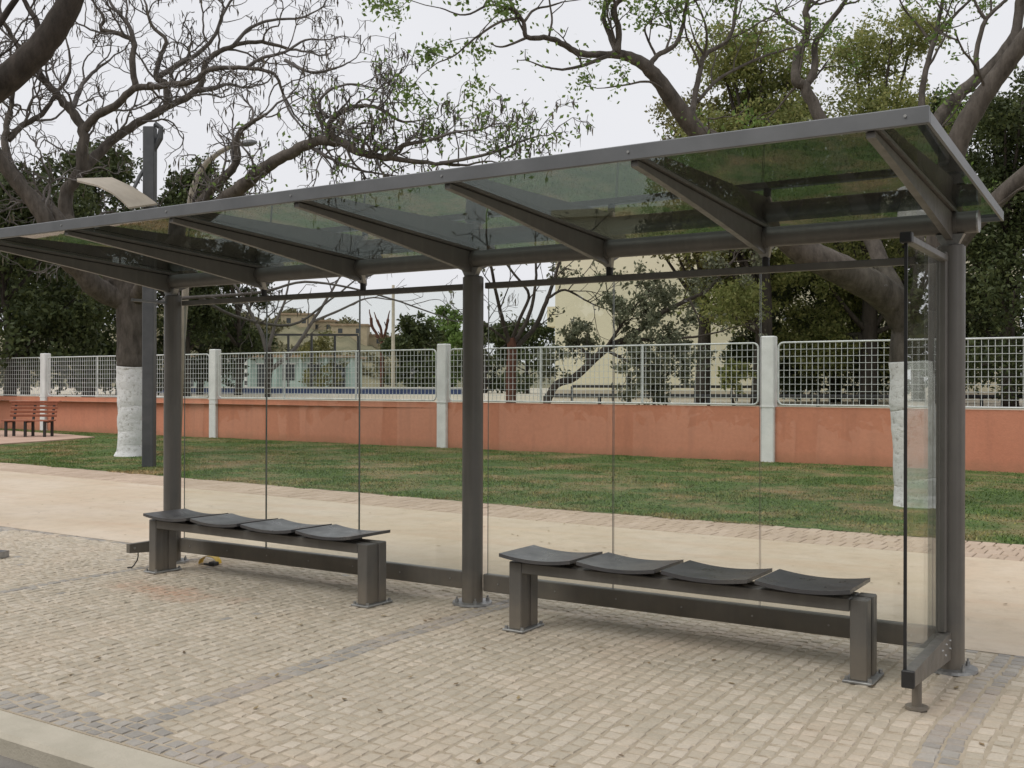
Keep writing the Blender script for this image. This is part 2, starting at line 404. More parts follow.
for g in (0, 1):
    big = MB(); rnd = []
    for i, (x, y, w, l, gr) in enumerate(stones):
        if int(gr) != g: continue
        tilt = R.uniform(-.014, .014); zz = R.uniform(-.002, .0015)
        if i in near:
            o = bpy.data.objects.new('cobblestone', protos[(g, R.randrange(6))]); col.objects.link(o); o.parent = cob
            o.location = (x, y, zz); o.scale = (w/.084, l/.087, 1); o.rotation_euler = (tilt, R.uniform(-.014, .014), R.uniform(-.06, .06))
        else:
            v, f = stone_geo(w, l, .03, .009, R)
            a = R.uniform(-.06, .06); ca, sa = math.cos(a), math.sin(a)
            big.add([(x+p*ca-q*sa, y+p*sa+q*ca, z+zz+tilt*q) for p, q, z in v], f); rnd += [R.random()]*len(f)
    o = kind(big.build('grey_cobbles' if g else 'beige_cobbles', 'cobble_grey' if g else 'cobble_beige', cob), 'stuff')
    at = o.data.attributes.new('rnd', 'FLOAT', 'FACE'); at.data.foreach_set('value', rnd)

# sandy path, brick edging, grass
def edge(x): return 4.93-.055*(x+2) if x < -2 else 4.93+.0*x
def strip(name, f0, f1, z, mat, x0=-60, x1=14, n=80):
    xs = np.linspace(x0, x1, n); v = []
    for q in xs: v += [(q, f0(q), z), (q, f1(q), z)]
    return kind(MB().add(v, [(2*i, 2*i+2, 2*i+3, 2*i+1) for i in range(n-1)]).build(name, mat), 'structure')
strip('path', lambda q: .498, lambda q: edge(q)-1.0, -.002, 'path_sand', x1=40)
ed = strip('brick_edging', lambda q: edge(q)-1.0, lambda q: edge(q), -.008, 'joint_sand', x1=40)
bl = []
xx = -22.0
while xx < 6:
    for r_ in range(4):
        bl.append((xx+.06+(.06 if r_ % 2 else 0), r_))
    xx += .125
def bpos(q): e = edge(q[0]); return (q[0], e-1.0+.125+q[1]*.25, 0)
sc = []
for i, q in enumerate(bl):
    u, v, z = PX(bpos(q)); sc.append(((z if -10 < u < 1034 else 1e9), i))
sc.sort(); bnear = set(i for z, i in sc[:300])
bm_ = []
for k in range(4):
    w, l = .058, .12
    def rg(e, z): return [(sx*(w-e)+R.uniform(-.002, .002), sy*(l-e)+R.uniform(-.002, .002), z) for sx, sy in ((-1, -1), (1, -1), (1, 1), (-1, 1))]
    v = rg(0, -.03)+rg(0, -.004)+rg(.005, .0015)
    f = [(a, (a+1) % 4, 4+(a+1) % 4, 4+a) for a in range(4)]+[(4+a, 4+(a+1) % 4, 8+(a+1) % 4, 8+a) for a in range(4)]+[(8, 9, 10, 11)]
    me = bpy.data.meshes.new('brick'); me.from_pydata(v, [], f); me.materials.append(MATS['brick_pink']); bm_.append((me, v, f))
big = MB(); rnd = []
for i, q in enumerate(bl):
    p = bpos(q); k = R.randrange(4); dz = R.uniform(-.003, .003)
    if i in bnear:
        o = bpy.data.objects.new('brick', bm_[k][0]); col.objects.link(o); o.parent = ed; o.location = (p[0], p[1], dz)
    else:
        big.add([(p[0]+a, p[1]+b_, dz+c_) for a, b_, c_ in bm_[k][1]], bm_[k][2]); rnd += [R.random()]*len(bm_[k][2])
o = kind(big.build('far_bricks', 'brick_pink', ed), 'stuff')
at = o.data.attributes.new('rnd', 'FLOAT', 'FACE'); at.data.foreach_set('value', rnd)

def FY(x): return 13.95-.012*(x+6)           # line of the boundary wall
strip('lawn_soil', lambda q: edge(q)-.02, lambda q: FY(q)+.1, .004, 'grass_soil', x1=40)
NB = 300000
gx = np.concatenate([RN.uniform(-34, 9, NB)]); gy = np.empty(NB)
e0 = np.where(gx < -2, 4.93-.055*(gx+2), 4.93)
t_ = RN.uniform(0, 1, NB)**1.25; gy = e0-.02+.05*np.sin(gx*3.1)+.03*np.sin(gx*11)+t_*(FY(gx)-.02-e0)
pad_c = GZ(30, 438)
keep = ~((gx > -28) & (gx < -20.0-.5*(gy-10.5)) & (gy > 9.2) & (gy < 12.6)); gx, gy = gx[keep], gy[keep]; NB = len(gx)
a = RN.uniform(0, 6.283, NB); h = RN.uniform(.012, .04, NB)*(.8+.4*np.sin(gx*1.7)*np.sin(gy*2.3)); w = RN.uniform(.005, .011, NB)
la = RN.uniform(0, 6.283, NB); ln = RN.uniform(.0, .04, NB)
V = np.empty((NB, 3, 3))
V[:, 0] = np.stack([gx-w*np.cos(a), gy-w*np.sin(a), np.full(NB, .002)], 1)
V[:, 1] = np.stack([gx+w*np.cos(a), gy+w*np.sin(a), np.full(NB, .002)], 1)
V[:, 2] = np.stack([gx+ln*np.cos(la), gy+ln*np.sin(la), h], 1)
def fast_mesh(name, V, mat, parent=None, kinds=None):     # V: (n, k, 3) separate polygons
    n_, k_ = V.shape[:2]
    me = bpy.data.meshes.new(name)
    me.vertices.add(n_*k_); me.vertices.foreach_set('co', V.reshape(-1).astype(np.float32))
    me.loops.add(n_*k_); me.loops.foreach_set('vertex_index', np.arange(n_*k_, dtype=np.int32))
    me.polygons.add(n_); me.polygons.foreach_set('loop_start', np.arange(0, n_*k_, k_, dtype=np.int32))
    me.update(calc_edges=True); me.materials.append(MATS[mat])
    o = bpy.data.objects.new(name, me); col.objects.link(o)
    if parent is not None: o.parent = parent
    if kinds: o['kind'] = kinds
    return o
fast_mesh('grass', V, 'grass_blade', None, 'stuff')
# paved pad under the park benches
pv = [GZ(-60, 448), GZ(0, 445), GZ(50, 441.5), GZ(95, 438), GZ(70, 435.5), GZ(0, 431), GZ(-60, 429)]
pp = MB().prism([(q[0], q[1]) for q in pv], 'z', -.1, .03).build('paved_pad', 'pad_pink'); fixnormals(pp); kind(pp, 'structure')
# raised yard behind the boundary wall
kind(MB().add([(-500, 14.0, .93), (400, 14.0, .93), (400, 700, .93), (-500, 700, .93)], [(0, 1, 2, 3)]).build('schoolyard', 'yard'), 'structure')
# far hill
hv = []; hf = []; nx, ny = 120, 7
def hill_z(px, t):
    top = max(0, (1-abs(px-200)/430))**.7*19+1.1*math.sin(px*.045)+.9*math.sin(px*.11+1)+.6*math.sin(px*.31)
    return .9+max(0., top)*math.sin(min(1, t)*math.pi*.5)
for j in range(ny):
    for i in range(nx):
        px = -260+i*8; p = W(px, 385, 190+j*14); hv.append((p[0], p[1], hill_z(px, j/(ny-1))))
for j in range(ny-1):
    for i in range(nx-1): a0 = j*nx+i; hf.append((a0, a0+1, a0+nx+1, a0+nx))
kind(MB().add(hv, hf).build('hill', 'hill_scrub', smooth=True), 'structure')

# ================================================================ BOUNDARY WALL AND FENCE
bw = thing('boundary_wall', 'low orange plastered wall with white posts and white wire mesh panels along the lawn', 'wall', (-2.68, 13.95, 0))
def WL(x, y, z): return (x+2.68, y-13.95, z)
mb = MB()
v = []
for q in np.linspace(-60, 24, 40):
    f = FY(q); v += [WL(q, f, -.15), WL(q, f, 1.06), WL(q, f+.2, 1.06), WL(q, f+.2, -.15)]
mb.add(v, [(4*i+k, 4*i+4+k, 4*i+4+(k+1) % 4, 4*i+(k+1) % 4) for i in range(39) for k in range(4)])
fixnormals(mb.build('plaster_wall', 'orange_plaster', bw))
PXS = [-2.68+7.8*k for k in range(-7, 4)]
for q in PXS:
    f = FY(q)
    p = MB().box(-.135, .135, -.09, .13, -.1, 2.42, .02).build('post', 'post_white', bw, loc=WL(q, f, 0))
    MB().box(-.145, .145, -.1, .14, 1.05, 1.075).build('post_band', 'post_white', p)
for k in range(len(PXS)-1):
    xa, xb = PXS[k]+.2, PXS[k+1]-.2
    L = xb-xa; f0 = FY((xa+xb)/2)
    if xb < -46: continue
    fr = MB()
    z0, z1, rr = 1.1, 2.29, .1
    loop = []
    for cx_, cz_, a0 in ((L-rr, z1-rr, 0), (rr, z1-rr, 90), (rr, z0+rr, 180), (L-rr, z0+rr, 270)):
        for s_ in range(5):
            t = math.radians(a0+s_*22.5); loop.append((cx_+rr*math.cos(t), 0, cz_+rr*math.sin(t)))
    loop.append(loop[0]); fr.tube(loop, [.019]*len(loop), 6, cap=False)
    fo = fr.build('panel_frame', 'white_wire', bw, True, WL(xa, f0+.03, 0))
    fo.rotation_euler = (0, 0, math.atan(-.012))
    for t in (L/3, 2*L/3):
        MB().cyl((t, 0, z0), (t, 0, z1), .022, n=6).build('upright', 'white_wire', fo)
    wr = MB(); wt = .0042
    nn = int(L/.108)
    for i in range(1, nn): t = L*i/nn; wr.box(t-wt, t+wt, -wt, wt, z0, z1)
    for i in range(1, 9): t = z0+(z1-z0)*i/9; wr.box(.02, L-.02, -.018, -.009, t-wt, t+wt)
    wr.build('wire_mesh', 'white_wire', fo)

# ================================================================ BUS SHELTER
sh = thing('bus_shelter', 'long dark grey metal bus shelter with smoked glass roof and clear glass back wall', 'bus shelter', (0, 0, 0))
def zg(y): return 2.373-.054*y                # underside of the roof glass
def roundbolt(parent, p, axis, r=.011, t=.008, mat='bolt'):
    a = np.array(p, float); d = {'x': (1, 0, 0), 'y': (0, 1, 0), 'z': (0, 0, 1)}[axis]
    return MB().cyl(a, a+np.array(d)*t, r, r*.8, 8).build('bolt', mat, parent)
for X in (-3, 0, 3):
    prof = []
    for k in range(48):
        a = 2*math.pi*k/48; r = .07
        if k % 12 in (6,): r = .066
        prof.append((X+r*math.cos(a), r*math.sin(a)))
    p = autosmooth(fixnormals(MB().prism(prof, 'z', .012, 2.184).build('post', 'paint_dark', sh)), 50)
    MB().cyl((X, 0, .0), (X, 0, .014), .135, .132, 28).build('base_plate', 'galv', p)
    for k in range(4):
        a = math.radians(45+90*k); q = (X+.105*math.cos(a), .105*math.sin(a), .013)
        MB().cyl(q, (q[0], q[1], .034), .013, .012, 6).cyl((q[0], q[1], .034), (q[0], q[1], .05), .006, n=6).build('bolt', 'galv', p)
    MB().cyl((X, 0, 2.183), (X, 0, 2.192), .066, .06, 24).build('post_cap', 'paint_dark', p)
beam = autosmooth(MB().cyl((-3.13, -.02, 2.303), (3.13, -.02, 2.303), .056, n=28).build('beam', 'paint_dark', sh), 50)
for s in (-1, 1):
    MB().cyl((s*3.13, -.02, 2.303), (s*3.138, -.02, 2.303), .057, n=28).build('end_cap', 'galv', beam)
for X in range(-3, 4):
    ys = np.linspace(-1.675, .24, 16)
    up = [(y, zg(y)-.026) for y in ys]
    lo = []
    for y in ys[::-1]:
        t = (y+1.675)/1.675
        dep = .05+.115*min(1, t)**1.25 if t <= 1 else .165-.115*((t-1)/.145)
        lo.append((y, zg(y)-max(.045, dep)))
    rb = fixnormals(MB().prism(up+lo, 'x', X-.017, X+.017).build('rib', 'paint_dark', sh))
    fixnormals(MB().prism([(y, zg(y)-.0015) for y in ys]+[(y, zg(y)-.018) for y in ys[::-1]], 'x', X-.03, X+.03).build('rib_flange', 'paint_dark', rb))
    fixnormals(MB().prism([(y, zg(y)-.017) for y in ys]+[(y, zg(y)-.028) for y in ys[::-1]], 'x', X-.012, X+.012).build('groove_strip', 'black_plastic', rb))  # narrow black strip filling the groove between rib and flange
    for s in (-1, 1):
        MB().cyl((X+s*.018, -.02, 2.303), (X+s*.034, -.02, 2.303), .062, n=24).build('collar', 'paint_dark', rb)
    if X % 3 == 0:
        MB().add([(X-.07, -.045, 2.245), (X+.07, -.045, 2.245), (X+.07, .005, 2.245), (X-.07, .005, 2.245),
                  (X-.035, -.045, 2.18), (X+.035, -.045, 2.18), (X+.035, .005, 2.18), (X-.035, .005, 2.18)],
                 [(0, 1, 2, 3), (7, 6, 5, 4), (0, 4, 5, 1), (1, 5, 6, 2), (2, 6, 7, 3), (3, 7, 4, 0)]).build('bracket', 'galv', rb)
    else:
        MB().add([(X-.05, -.03, 2.25), (X+.05, -.03, 2.25), (X+.05, .01, 2.25), (X-.05, .01, 2.25),
                  (X-.02, .03, 2.195), (X+.02, .03, 2.195), (X+.02, .06, 2.195), (X-.02, .06, 2.195)],
                 [(0, 1, 2, 3), (7, 6, 5, 4), (0, 4, 5, 1), (1, 5, 6, 2), (2, 6, 7, 3), (3, 7, 4, 0)]).build('bracket', 'galv', rb)
        MB().cyl((X, .045, 2.146), (X, .045, 2.2), .022, n=12).build('hanger', 'black_plastic', rb)
XE = 3.215; YF = -1.672; YB = .265
bx = [-XE+.012, -2, -1, 0, 1, 2, XE-.012]
for i in range(6):
    xa, xb = bx[i]+.004, bx[i+1]-.004
    fixnormals(MB().prism([(YF+.006, zg(YF)), (YB-.006, zg(YB)), (YB-.006, zg(YB)+.01), (YF+.006, zg(YF)+.01)], 'x', xa, xb).build('roof_pane', 'glass_roof', sh))
fz = zg(YF)
fa = MB().box(-XE, XE, YF-.022, YF, fz-.024, fz+.044, .004).build('fascia', 'fascia', sh)
for X in (3.15, 2.0, 1.0, 0., -1., -2.):
    roundbolt(fa, (X-.02, YF-.027, fz+.012), 'y', .006, .007)
for s in (-1, 1):
    xa, xb = sorted((s*XE, s*(XE-.012)))
    fixnormals(MB().prism([(YF+.001, zg(YF)-.022), (YB, zg(YB)-.022), (YB, zg(YB)+.026), (YF+.001, zg(YF)+.026)], 'x', xa, xb).build('edge_trim', 'fascia', sh))
MB().box(-XE+.013, XE-.013, YB, YB+.012, zg(YB)-.02, zg(YB)+.024).build('edge_trim', 'fascia', sh)
# rails and glass of the back wall
for a, b_ in ((-2.925, -.075), (.075, 2.925)):
    MB().box(a, b_, .025, .065, 2.108, 2.148, .004).build('top_rail', 'paint_dark', sh)
    rl = MB().box(a-.004, b_+.004, .018, .072, .085, .2, .006).build('bottom_rail', 'paint_dark', sh)
    for k in range(7): roundbolt(rl, (a+.12+k*(b_-a-.24)/6, .013, .145), 'y', .006, .007, 'galv')
    w = (b_-a-.03)/3
    for k in range(3):
        x0 = a+.015+k*w+.004; x1 = x0+w-.008
        mb = MB().box(x0, x1, .04, .05, .196, 2.112)
        mb.mi[-2:] = [1, 1]
        mb.build('glass_pane', ['glass_clear', 'glass_edge'], sh)
# right end wall
rl = fixnormals(MB().prism([(-.945, .205), (-.06, .205), (-.06, .065), (-.945, .136)], 'x', 2.97, 3.016).build('end_rail', 'paint_dark', sh))
MB().box(2.964, 3.02, -.968, -.944, .132, .209, .004).build('end_cap', 'black_plastic', rl)
for z, y in ((.17, -.1), (.13, -.1), (.17, -.2), (.12, -.22), (.16, -.3)): roundbolt(rl, (3.015, y, z), 'x', .007, .008)
MB().cyl((2.995, -.79, .008), (2.995, -.79, .135), .022, n=14).build('foot', 'paint_dark', rl)
MB().cyl((2.995, -.79, 0), (2.995, -.79, .012), .052, .05, 18).build('foot_plate', 'paint_dark', rl)
arm = MB().box(2.958, 3.0, -.945, -.05, 2.1, 2.135, .005).build('end_arm', 'paint_dark', sh)
MB().box(2.952, 3.004, -.965, -.92, 2.097, 2.145, .004).build('arm_cap', 'black_plastic', arm)
mb = MB().box(2.97, 2.98, -.935, -.1, .203, 2.104)
mb.mi[2:4] = [1, 1]
pn = mb.build('end_pane', ['glass_clear', 'glass_edge'], sh)
MB().box(2.968, 2.982, -.944, -.936, .2, 2.11).build('edge_strip', 'black_plastic', pn)
MB().box(2.952, 2.998, -.112, -.055, .205, 2.15, .006).build('clamp_channel', 'paint_dark', sh)
# left end: rail and arm without a pane
rl = fixnormals(MB().prism([(-.43, .2), (-.06, .2), (-.06, .1), (-.43, .13)], 'x', -3.02, -2.98).build('end_rail', 'paint_dark', sh))
roundbolt(rl, (-2.983, -.385, .165), 'x', .012, .008)
MB().box(-3.012, -2.988, -.4, -.05, 2.12, 2.14).build('end_arm', 'fascia', sh)

# ---------------------------------------------------------------- shelter benches
def bench(x0, x1, yf, label, rz=0.0, s0=-.01, s1=.0):
    L = x1-x0
    t = thing('bench', label, 'bench', (x0, yf, 0), rz, 'curved seat benches under the shelter')
    zb = .412
    for s in (0, 1):
        xa = .025 if s == 0 else L-.1
        lg = MB().box(xa, xa+.085, 0, .078, .01, zb, .006).box(xa, xa+.085, .125, .2, .01, zb, .006).box(xa+.012, xa+.073, .076, .127, .012, zb-.01).build('leg', 'paint_dark', t)
        MB().box(xa-.03, xa+.115, -.028, .228, 0, .013, .003).build('base_plate', 'galv', lg)
        for p, q in ((xa-.012, -.008), (xa+.1, -.008), (xa-.012, .21), (xa+.1, .21)):
            MB().cyl((p, q, .012), (p, q, .03), .011, .01, 6).build('bolt', 'galv', lg)
    MB().box(.1115, L-.1015, .002, .076, zb-.066, zb-.001, .005).build('front_beam', 'paint_dark', t)
    MB().box(.1115, L-.1015, .127, .198, zb-.066, zb-.001, .005).build('rear_beam', 'paint_dark', t)
    n = 4; sw = (L-s0-s1+.025)/n-.006
    for k in range(n):
        a = s0+k*sw; b_ = a+sw-.04
        nx_, ny_ = 12, 6; v = []; f = []
        for lay in (0, 1):
            for j in range(ny_+1):
                for i in range(nx_+1):
                    u_ = i/nx_; w_ = j/ny_
                    z = zb+.03+.022*(2*u_-1)**2
                    v.append((a+(b_-a)*u_, -.055+.4*w_, z-(.0 if lay else .02)))
        st = (nx_+1)*(ny_+1)
        for j in range(ny_):
            for i in range(nx_):
                q = j*(nx_+1)+i
                f.append((q, q+nx_+1, q+nx_+2, q+1)); f.append((st+q, st+q+1, st+q+nx_+2, st+q+nx_+1))
        rim = [i for i in range(nx_+1)]+[(j+1)*(nx_+1)-1 for j in range(1, ny_+1)]+[st-1-i for i in range(1, nx_+1)]+[j*(nx_+1) for j in range(ny_-1, 0, -1)]
        for i in range(len(rim)): p, q = rim[i], rim[(i+1) % len(rim)]; f.append((p, q, st+q, st+p))
        se = autosmooth(fixnormals(MB().add(v, f).build('seat', 'seat_dark', t)), 40)
        MB().box(a+sw*.2, b_-sw*.2, .02, .18, zb-.002, zb+.016).build('seat_mount', 'black_plastic', se)
    return t
bench(.6, 2.725, -.525, 'dark four-seat bench at the shelter end with the glass side wall', 0, -.01, .045)
bench(-2.79, -.49, -.42, 'dark four-seat bench at the far end of the shelter, by the hanging wire', math.atan(-.03), .03, .07)

# cable hanging from the left rail, yellow strap loop, metal bar
cp = [(-3.0, -.335, .13), (-3.0, -.335, .09), (-3.005, -.34, .06), (-3.025, -.355, .02), (-3.03, -.37, .005), (-3.06, -.39, .004)]
tag(MB().tube(cp, [.005]*6, 6).build('cable', 'black_plastic'), 'thin dark cable dangling from the cut-off rail at the far post', 'cable')
y0 = GZ(210, 564)
pts = []
for k in range(13):
    a = math.pi*k/12
    pts.append((y0[0]+.075*math.cos(a), y0[1]+.03*math.cos(a), .004+.062*math.sin(a)))
ys_ = thing('strap', 'yellow plastic strap loop with dark buckle lying under the far bench', 'strap', (y0[0], y0[1], 0))
loop = MB()
for i in range(12):
    a, b_ = np.array(pts[i])-y0, np.array(pts[i+1])-y0; w_ = np.array([-.016, .04, 0])
    th = np.array([0, 0, .003])
    loop.add([a-w_, a+w_, b_+w_, b_-w_, a-w_+th, a+w_+th, b_+w_+th, b_-w_+th], [(0, 1, 2, 3), (7, 6, 5, 4), (0, 4, 5, 1), (2, 6, 7, 3), (1, 5, 6, 2), (0, 3, 7, 4)])
loop.build('band', 'yellow_plastic', ys_)
MB().box(.045, .11, -.06, .0, .0, .03, .006).box(-.02, .05, -.055, -.025, 0, .014, .004).build('buckle', 'black_plastic', ys_)
g0 = GZ(2, 557)
tb = thing('steel_profile', 'short grey steel profile lying on the cobbles at the far left edge', 'metal bar', (g0[0]-.3, g0[1]-.1, 0), .25)
MB().box(-.4, .36, -.05, .05, 0, .055, .006).build('profile', 'lamp_paint', tb)
MB().box(.355, .366, -.05, .05, .0, .055).build('end_plate', 'galv', tb)

# ================================================================ PARK BENCHES, LAMPS
def park_bench(p, rz, label):
    t = thing('park_bench', label, 'bench', p, rz, 'red slatted benches on the paved pad')
    L = 1.32
    for x_ in (-L/2+.12, 0, L/2-.12):
        MB().box(x_-.03, x_+.03, -.02, .04, 0, .4).box(x_-.03, x_+.03, .38, .44, 0, .4).box(x_-.03, x_+.03, -.02, .44, .38, .42).build('leg', 'far_black', t)
        fixnormals(MB().prism([(.4, .42), (.45, .42), (.57, .92), (.52, .92)], 'x', x_-.025, x_+.025).build('back_support', 'far_black', t))
    for k in range(4):
        MB().box(-L/2, L/2, -.03+k*.11, .06+k*.11, .42, .455, .006).build('seat_slat', 'wood_red', t)
    for k in range(4):
        z = .53+k*.105; y = .435+(z-.42)*.24-.02
        MB().box(-L/2, L/2, y-.03, y-.002, z, z+.07, .006).build('back_slat', 'wood_red', t)
    MB().box(-L/2-.06, L/2+.06, .48, .6, .92, .97, .01).build('top_slat', 'wood_red', t)
    return t
pb = GZ(25, 438)
park_bench((pb[0], pb[1], .03), .5, 'red slatted park bench standing before the orange wall')
park_bench((pb[0]-1.6, pb[1]-.87, .03), .5, 'red park bench cut off by the left edge of the picture')

lp = GZ(149, 467)
la_ = thing('lamp_post', 'dark square lamp post with a curved beige reflector blade beside the whitewashed tree', 'street lamp', (lp[0], lp[1], 0), 0)
def LL(px, py, d): return np.array(W(px, py, d))-np.array([lp[0], lp[1], 0])
D = 18.57
MB().box(-.1, .1, -.09, .09, 0, 6.0, .012).build('pole', 'lamp_paint', la_).rotation_euler = (0, 0, -YAW)
lo = [(129, 209, 17.5), (121, 201, 17.5), (112, 194, 17.55), (98, 187, 17.6), (77, 182, 17.7)]
hi = [(157, 205, 18.3), (146, 197, 18.3), (132, 188, 18.25), (112, 179, 18.2), (77, 180, 18.1)]
A = [LL(*q) for q in lo]; B = [LL(*q) for q in hi]; th = np.array([0, 0, .03])
v = []
for a, b_ in zip(A, B): v += [a, b_, b_+th, a+th]
f = [(4*i+k, 4*i+(k+1) % 4, 4*i+4+(k+1) % 4, 4*i+4+k) for i in range(4) for k in range(4)]+[(0, 1, 2, 3), (19, 18, 17, 16)]
autosmooth(fixnormals(MB().add(v, f).build('reflector', 'beige_paint', la_)), 40)
MB().tube([LL(149, 162, D), LL(140, 176, 18.5), LL(133, 190, 18.35)], [.035, .035, .03], 8).build('stay', 'lamp_paint', la_)
MB().tube([LL(152, 152, D), LL(160, 138, D), LL(161, 128, D), LL(155, 124, D)], [.06, .06, .05, .05], 8).build('top_bracket', 'lamp_paint', la_)
MB().tube([LL(150, 207, D), LL(143, 204, 18.4)], [.04, .04], 8).build('blade_mount', 'lamp_paint', la_)

q = GZ(177, 451)
l2 = thing('curved_lamp', 'beige lamp pole with a curved arm rising over the shelter roof', 'street lamp', (q[0], q[1], 0))
d2 = (np.array(q)-CAM) @ FW
pts = [(177, 451), (181, 350), (185, 300), (187, 250), (189, 210), (192, 192), (198, 175), (207, 162), (220, 152), (232, 146), (243, 143)]
P = [np.array(W(a, b_, d2))-np.array([q[0], q[1], 0]) for a, b_ in pts]
P[0][2] = 0
MB().tube(P, [.085, .08, .075, .07, .068, .065, .062, .058, .054, .05, .045], 10).build('pole', 'beige_paint', l2, True)
h0 = np.array(W(241, 144, d2))-np.array([q[0], q[1], 0]); h1 = np.array(W(257, 142, d2))-np.array([q[0], q[1], 0])
MB().tube([h0, h0*.7+h1*.3, h0*.3+h1*.7, h1], [.045, .075, .07, .03], 10).build('lamp_head', 'fascia', l2, True)

# ================================================================ TREES
def catmull(P, n=5):
    P = [np.asarray(p, float) for p in P]; Q = [2*P[0]-P[1]]+P+[2*P[-1]-P[-2]]; out = []
    for i in range(1, len(Q)-2):
        for k in range(n):
            t = k/n; a, b_, c_, d_ = Q[i-1:i+3]
            out.append(.5*((2*b_)+(c_-a)*t+(2*a-5*b_+4*c_-d_)*t*t+(3*b_-a-3*c_+d_)*t**3))
    out.append(P[-1]); return out
def rv(r): 
    v = np.array([r.gauss(0, 1), r.gauss(0, 1), r.gauss(0, 1)]); return v/np.linalg.norm(v)
def grow(mb, p, d, L, r0, lvl, rnd, tips, spec):
    """one gnarled twig and its children; tips collects (point, direction, level)"""
    seg = spec['seg'][lvl]; n = max(3, int(L/seg)); pts = [p]; q = p; dd = d/np.linalg.norm(d); nodes = []
    for i in range(n):
        dd = dd+rv(rnd)*spec['wig']+np.array([0, 0, spec['up']])
        dd /= np.linalg.norm(dd); q = q+dd*L/n; pts.append(q); nodes.append((q, dd))
    r1 = max(spec['rmin'], r0*.45)
    mb.tube(pts, [r0+(r1-r0)*i/n for i in range(n+1)], 5 if lvl == 0 else 3, cap=False)
    if lvl+1 < len(spec['num']):
        for k in range(spec['num'][lvl+1]):
            i = rnd.randrange(max(1, n//4), n); bq, bd = nodes[i]
            s = rv(rnd); s = s-bd*(s @ bd); s /= np.linalg.norm(s)+1e-6
            nd_ = bd*rnd.uniform(.3, .9)+s*rnd.uniform(.6, 1.0)
            grow(mb, bq, nd_, L*spec['ratio']*rnd.uniform(.6, 1.2), max(spec['rmin'], r0*.55), lvl+1, rnd, tips, spec)
    tips.append((q, dd, lvl))
def leaf_quads(C, N, size, r, asp=.55, droop=0):
    C = np.asarray(C); n = len(C)
    a = r.normal(size=(n, 3)); 
    if droop: a[:, 2] -= droop
    a /= np.linalg.norm(a, axis=1)[:, None]
    b = r.normal(size=(n, 3)); b -= a*(a*b).sum(1)[:, None]; b /= np.linalg.norm(b, axis=1)[:, None]
    s = (size*r.uniform(.6, 1.35, n))[:, None]
    return np.stack([C, C+a*s*.5+b*s*asp*.5, C+a*s, C+a*s*.5-b*s*asp*.5], 1)
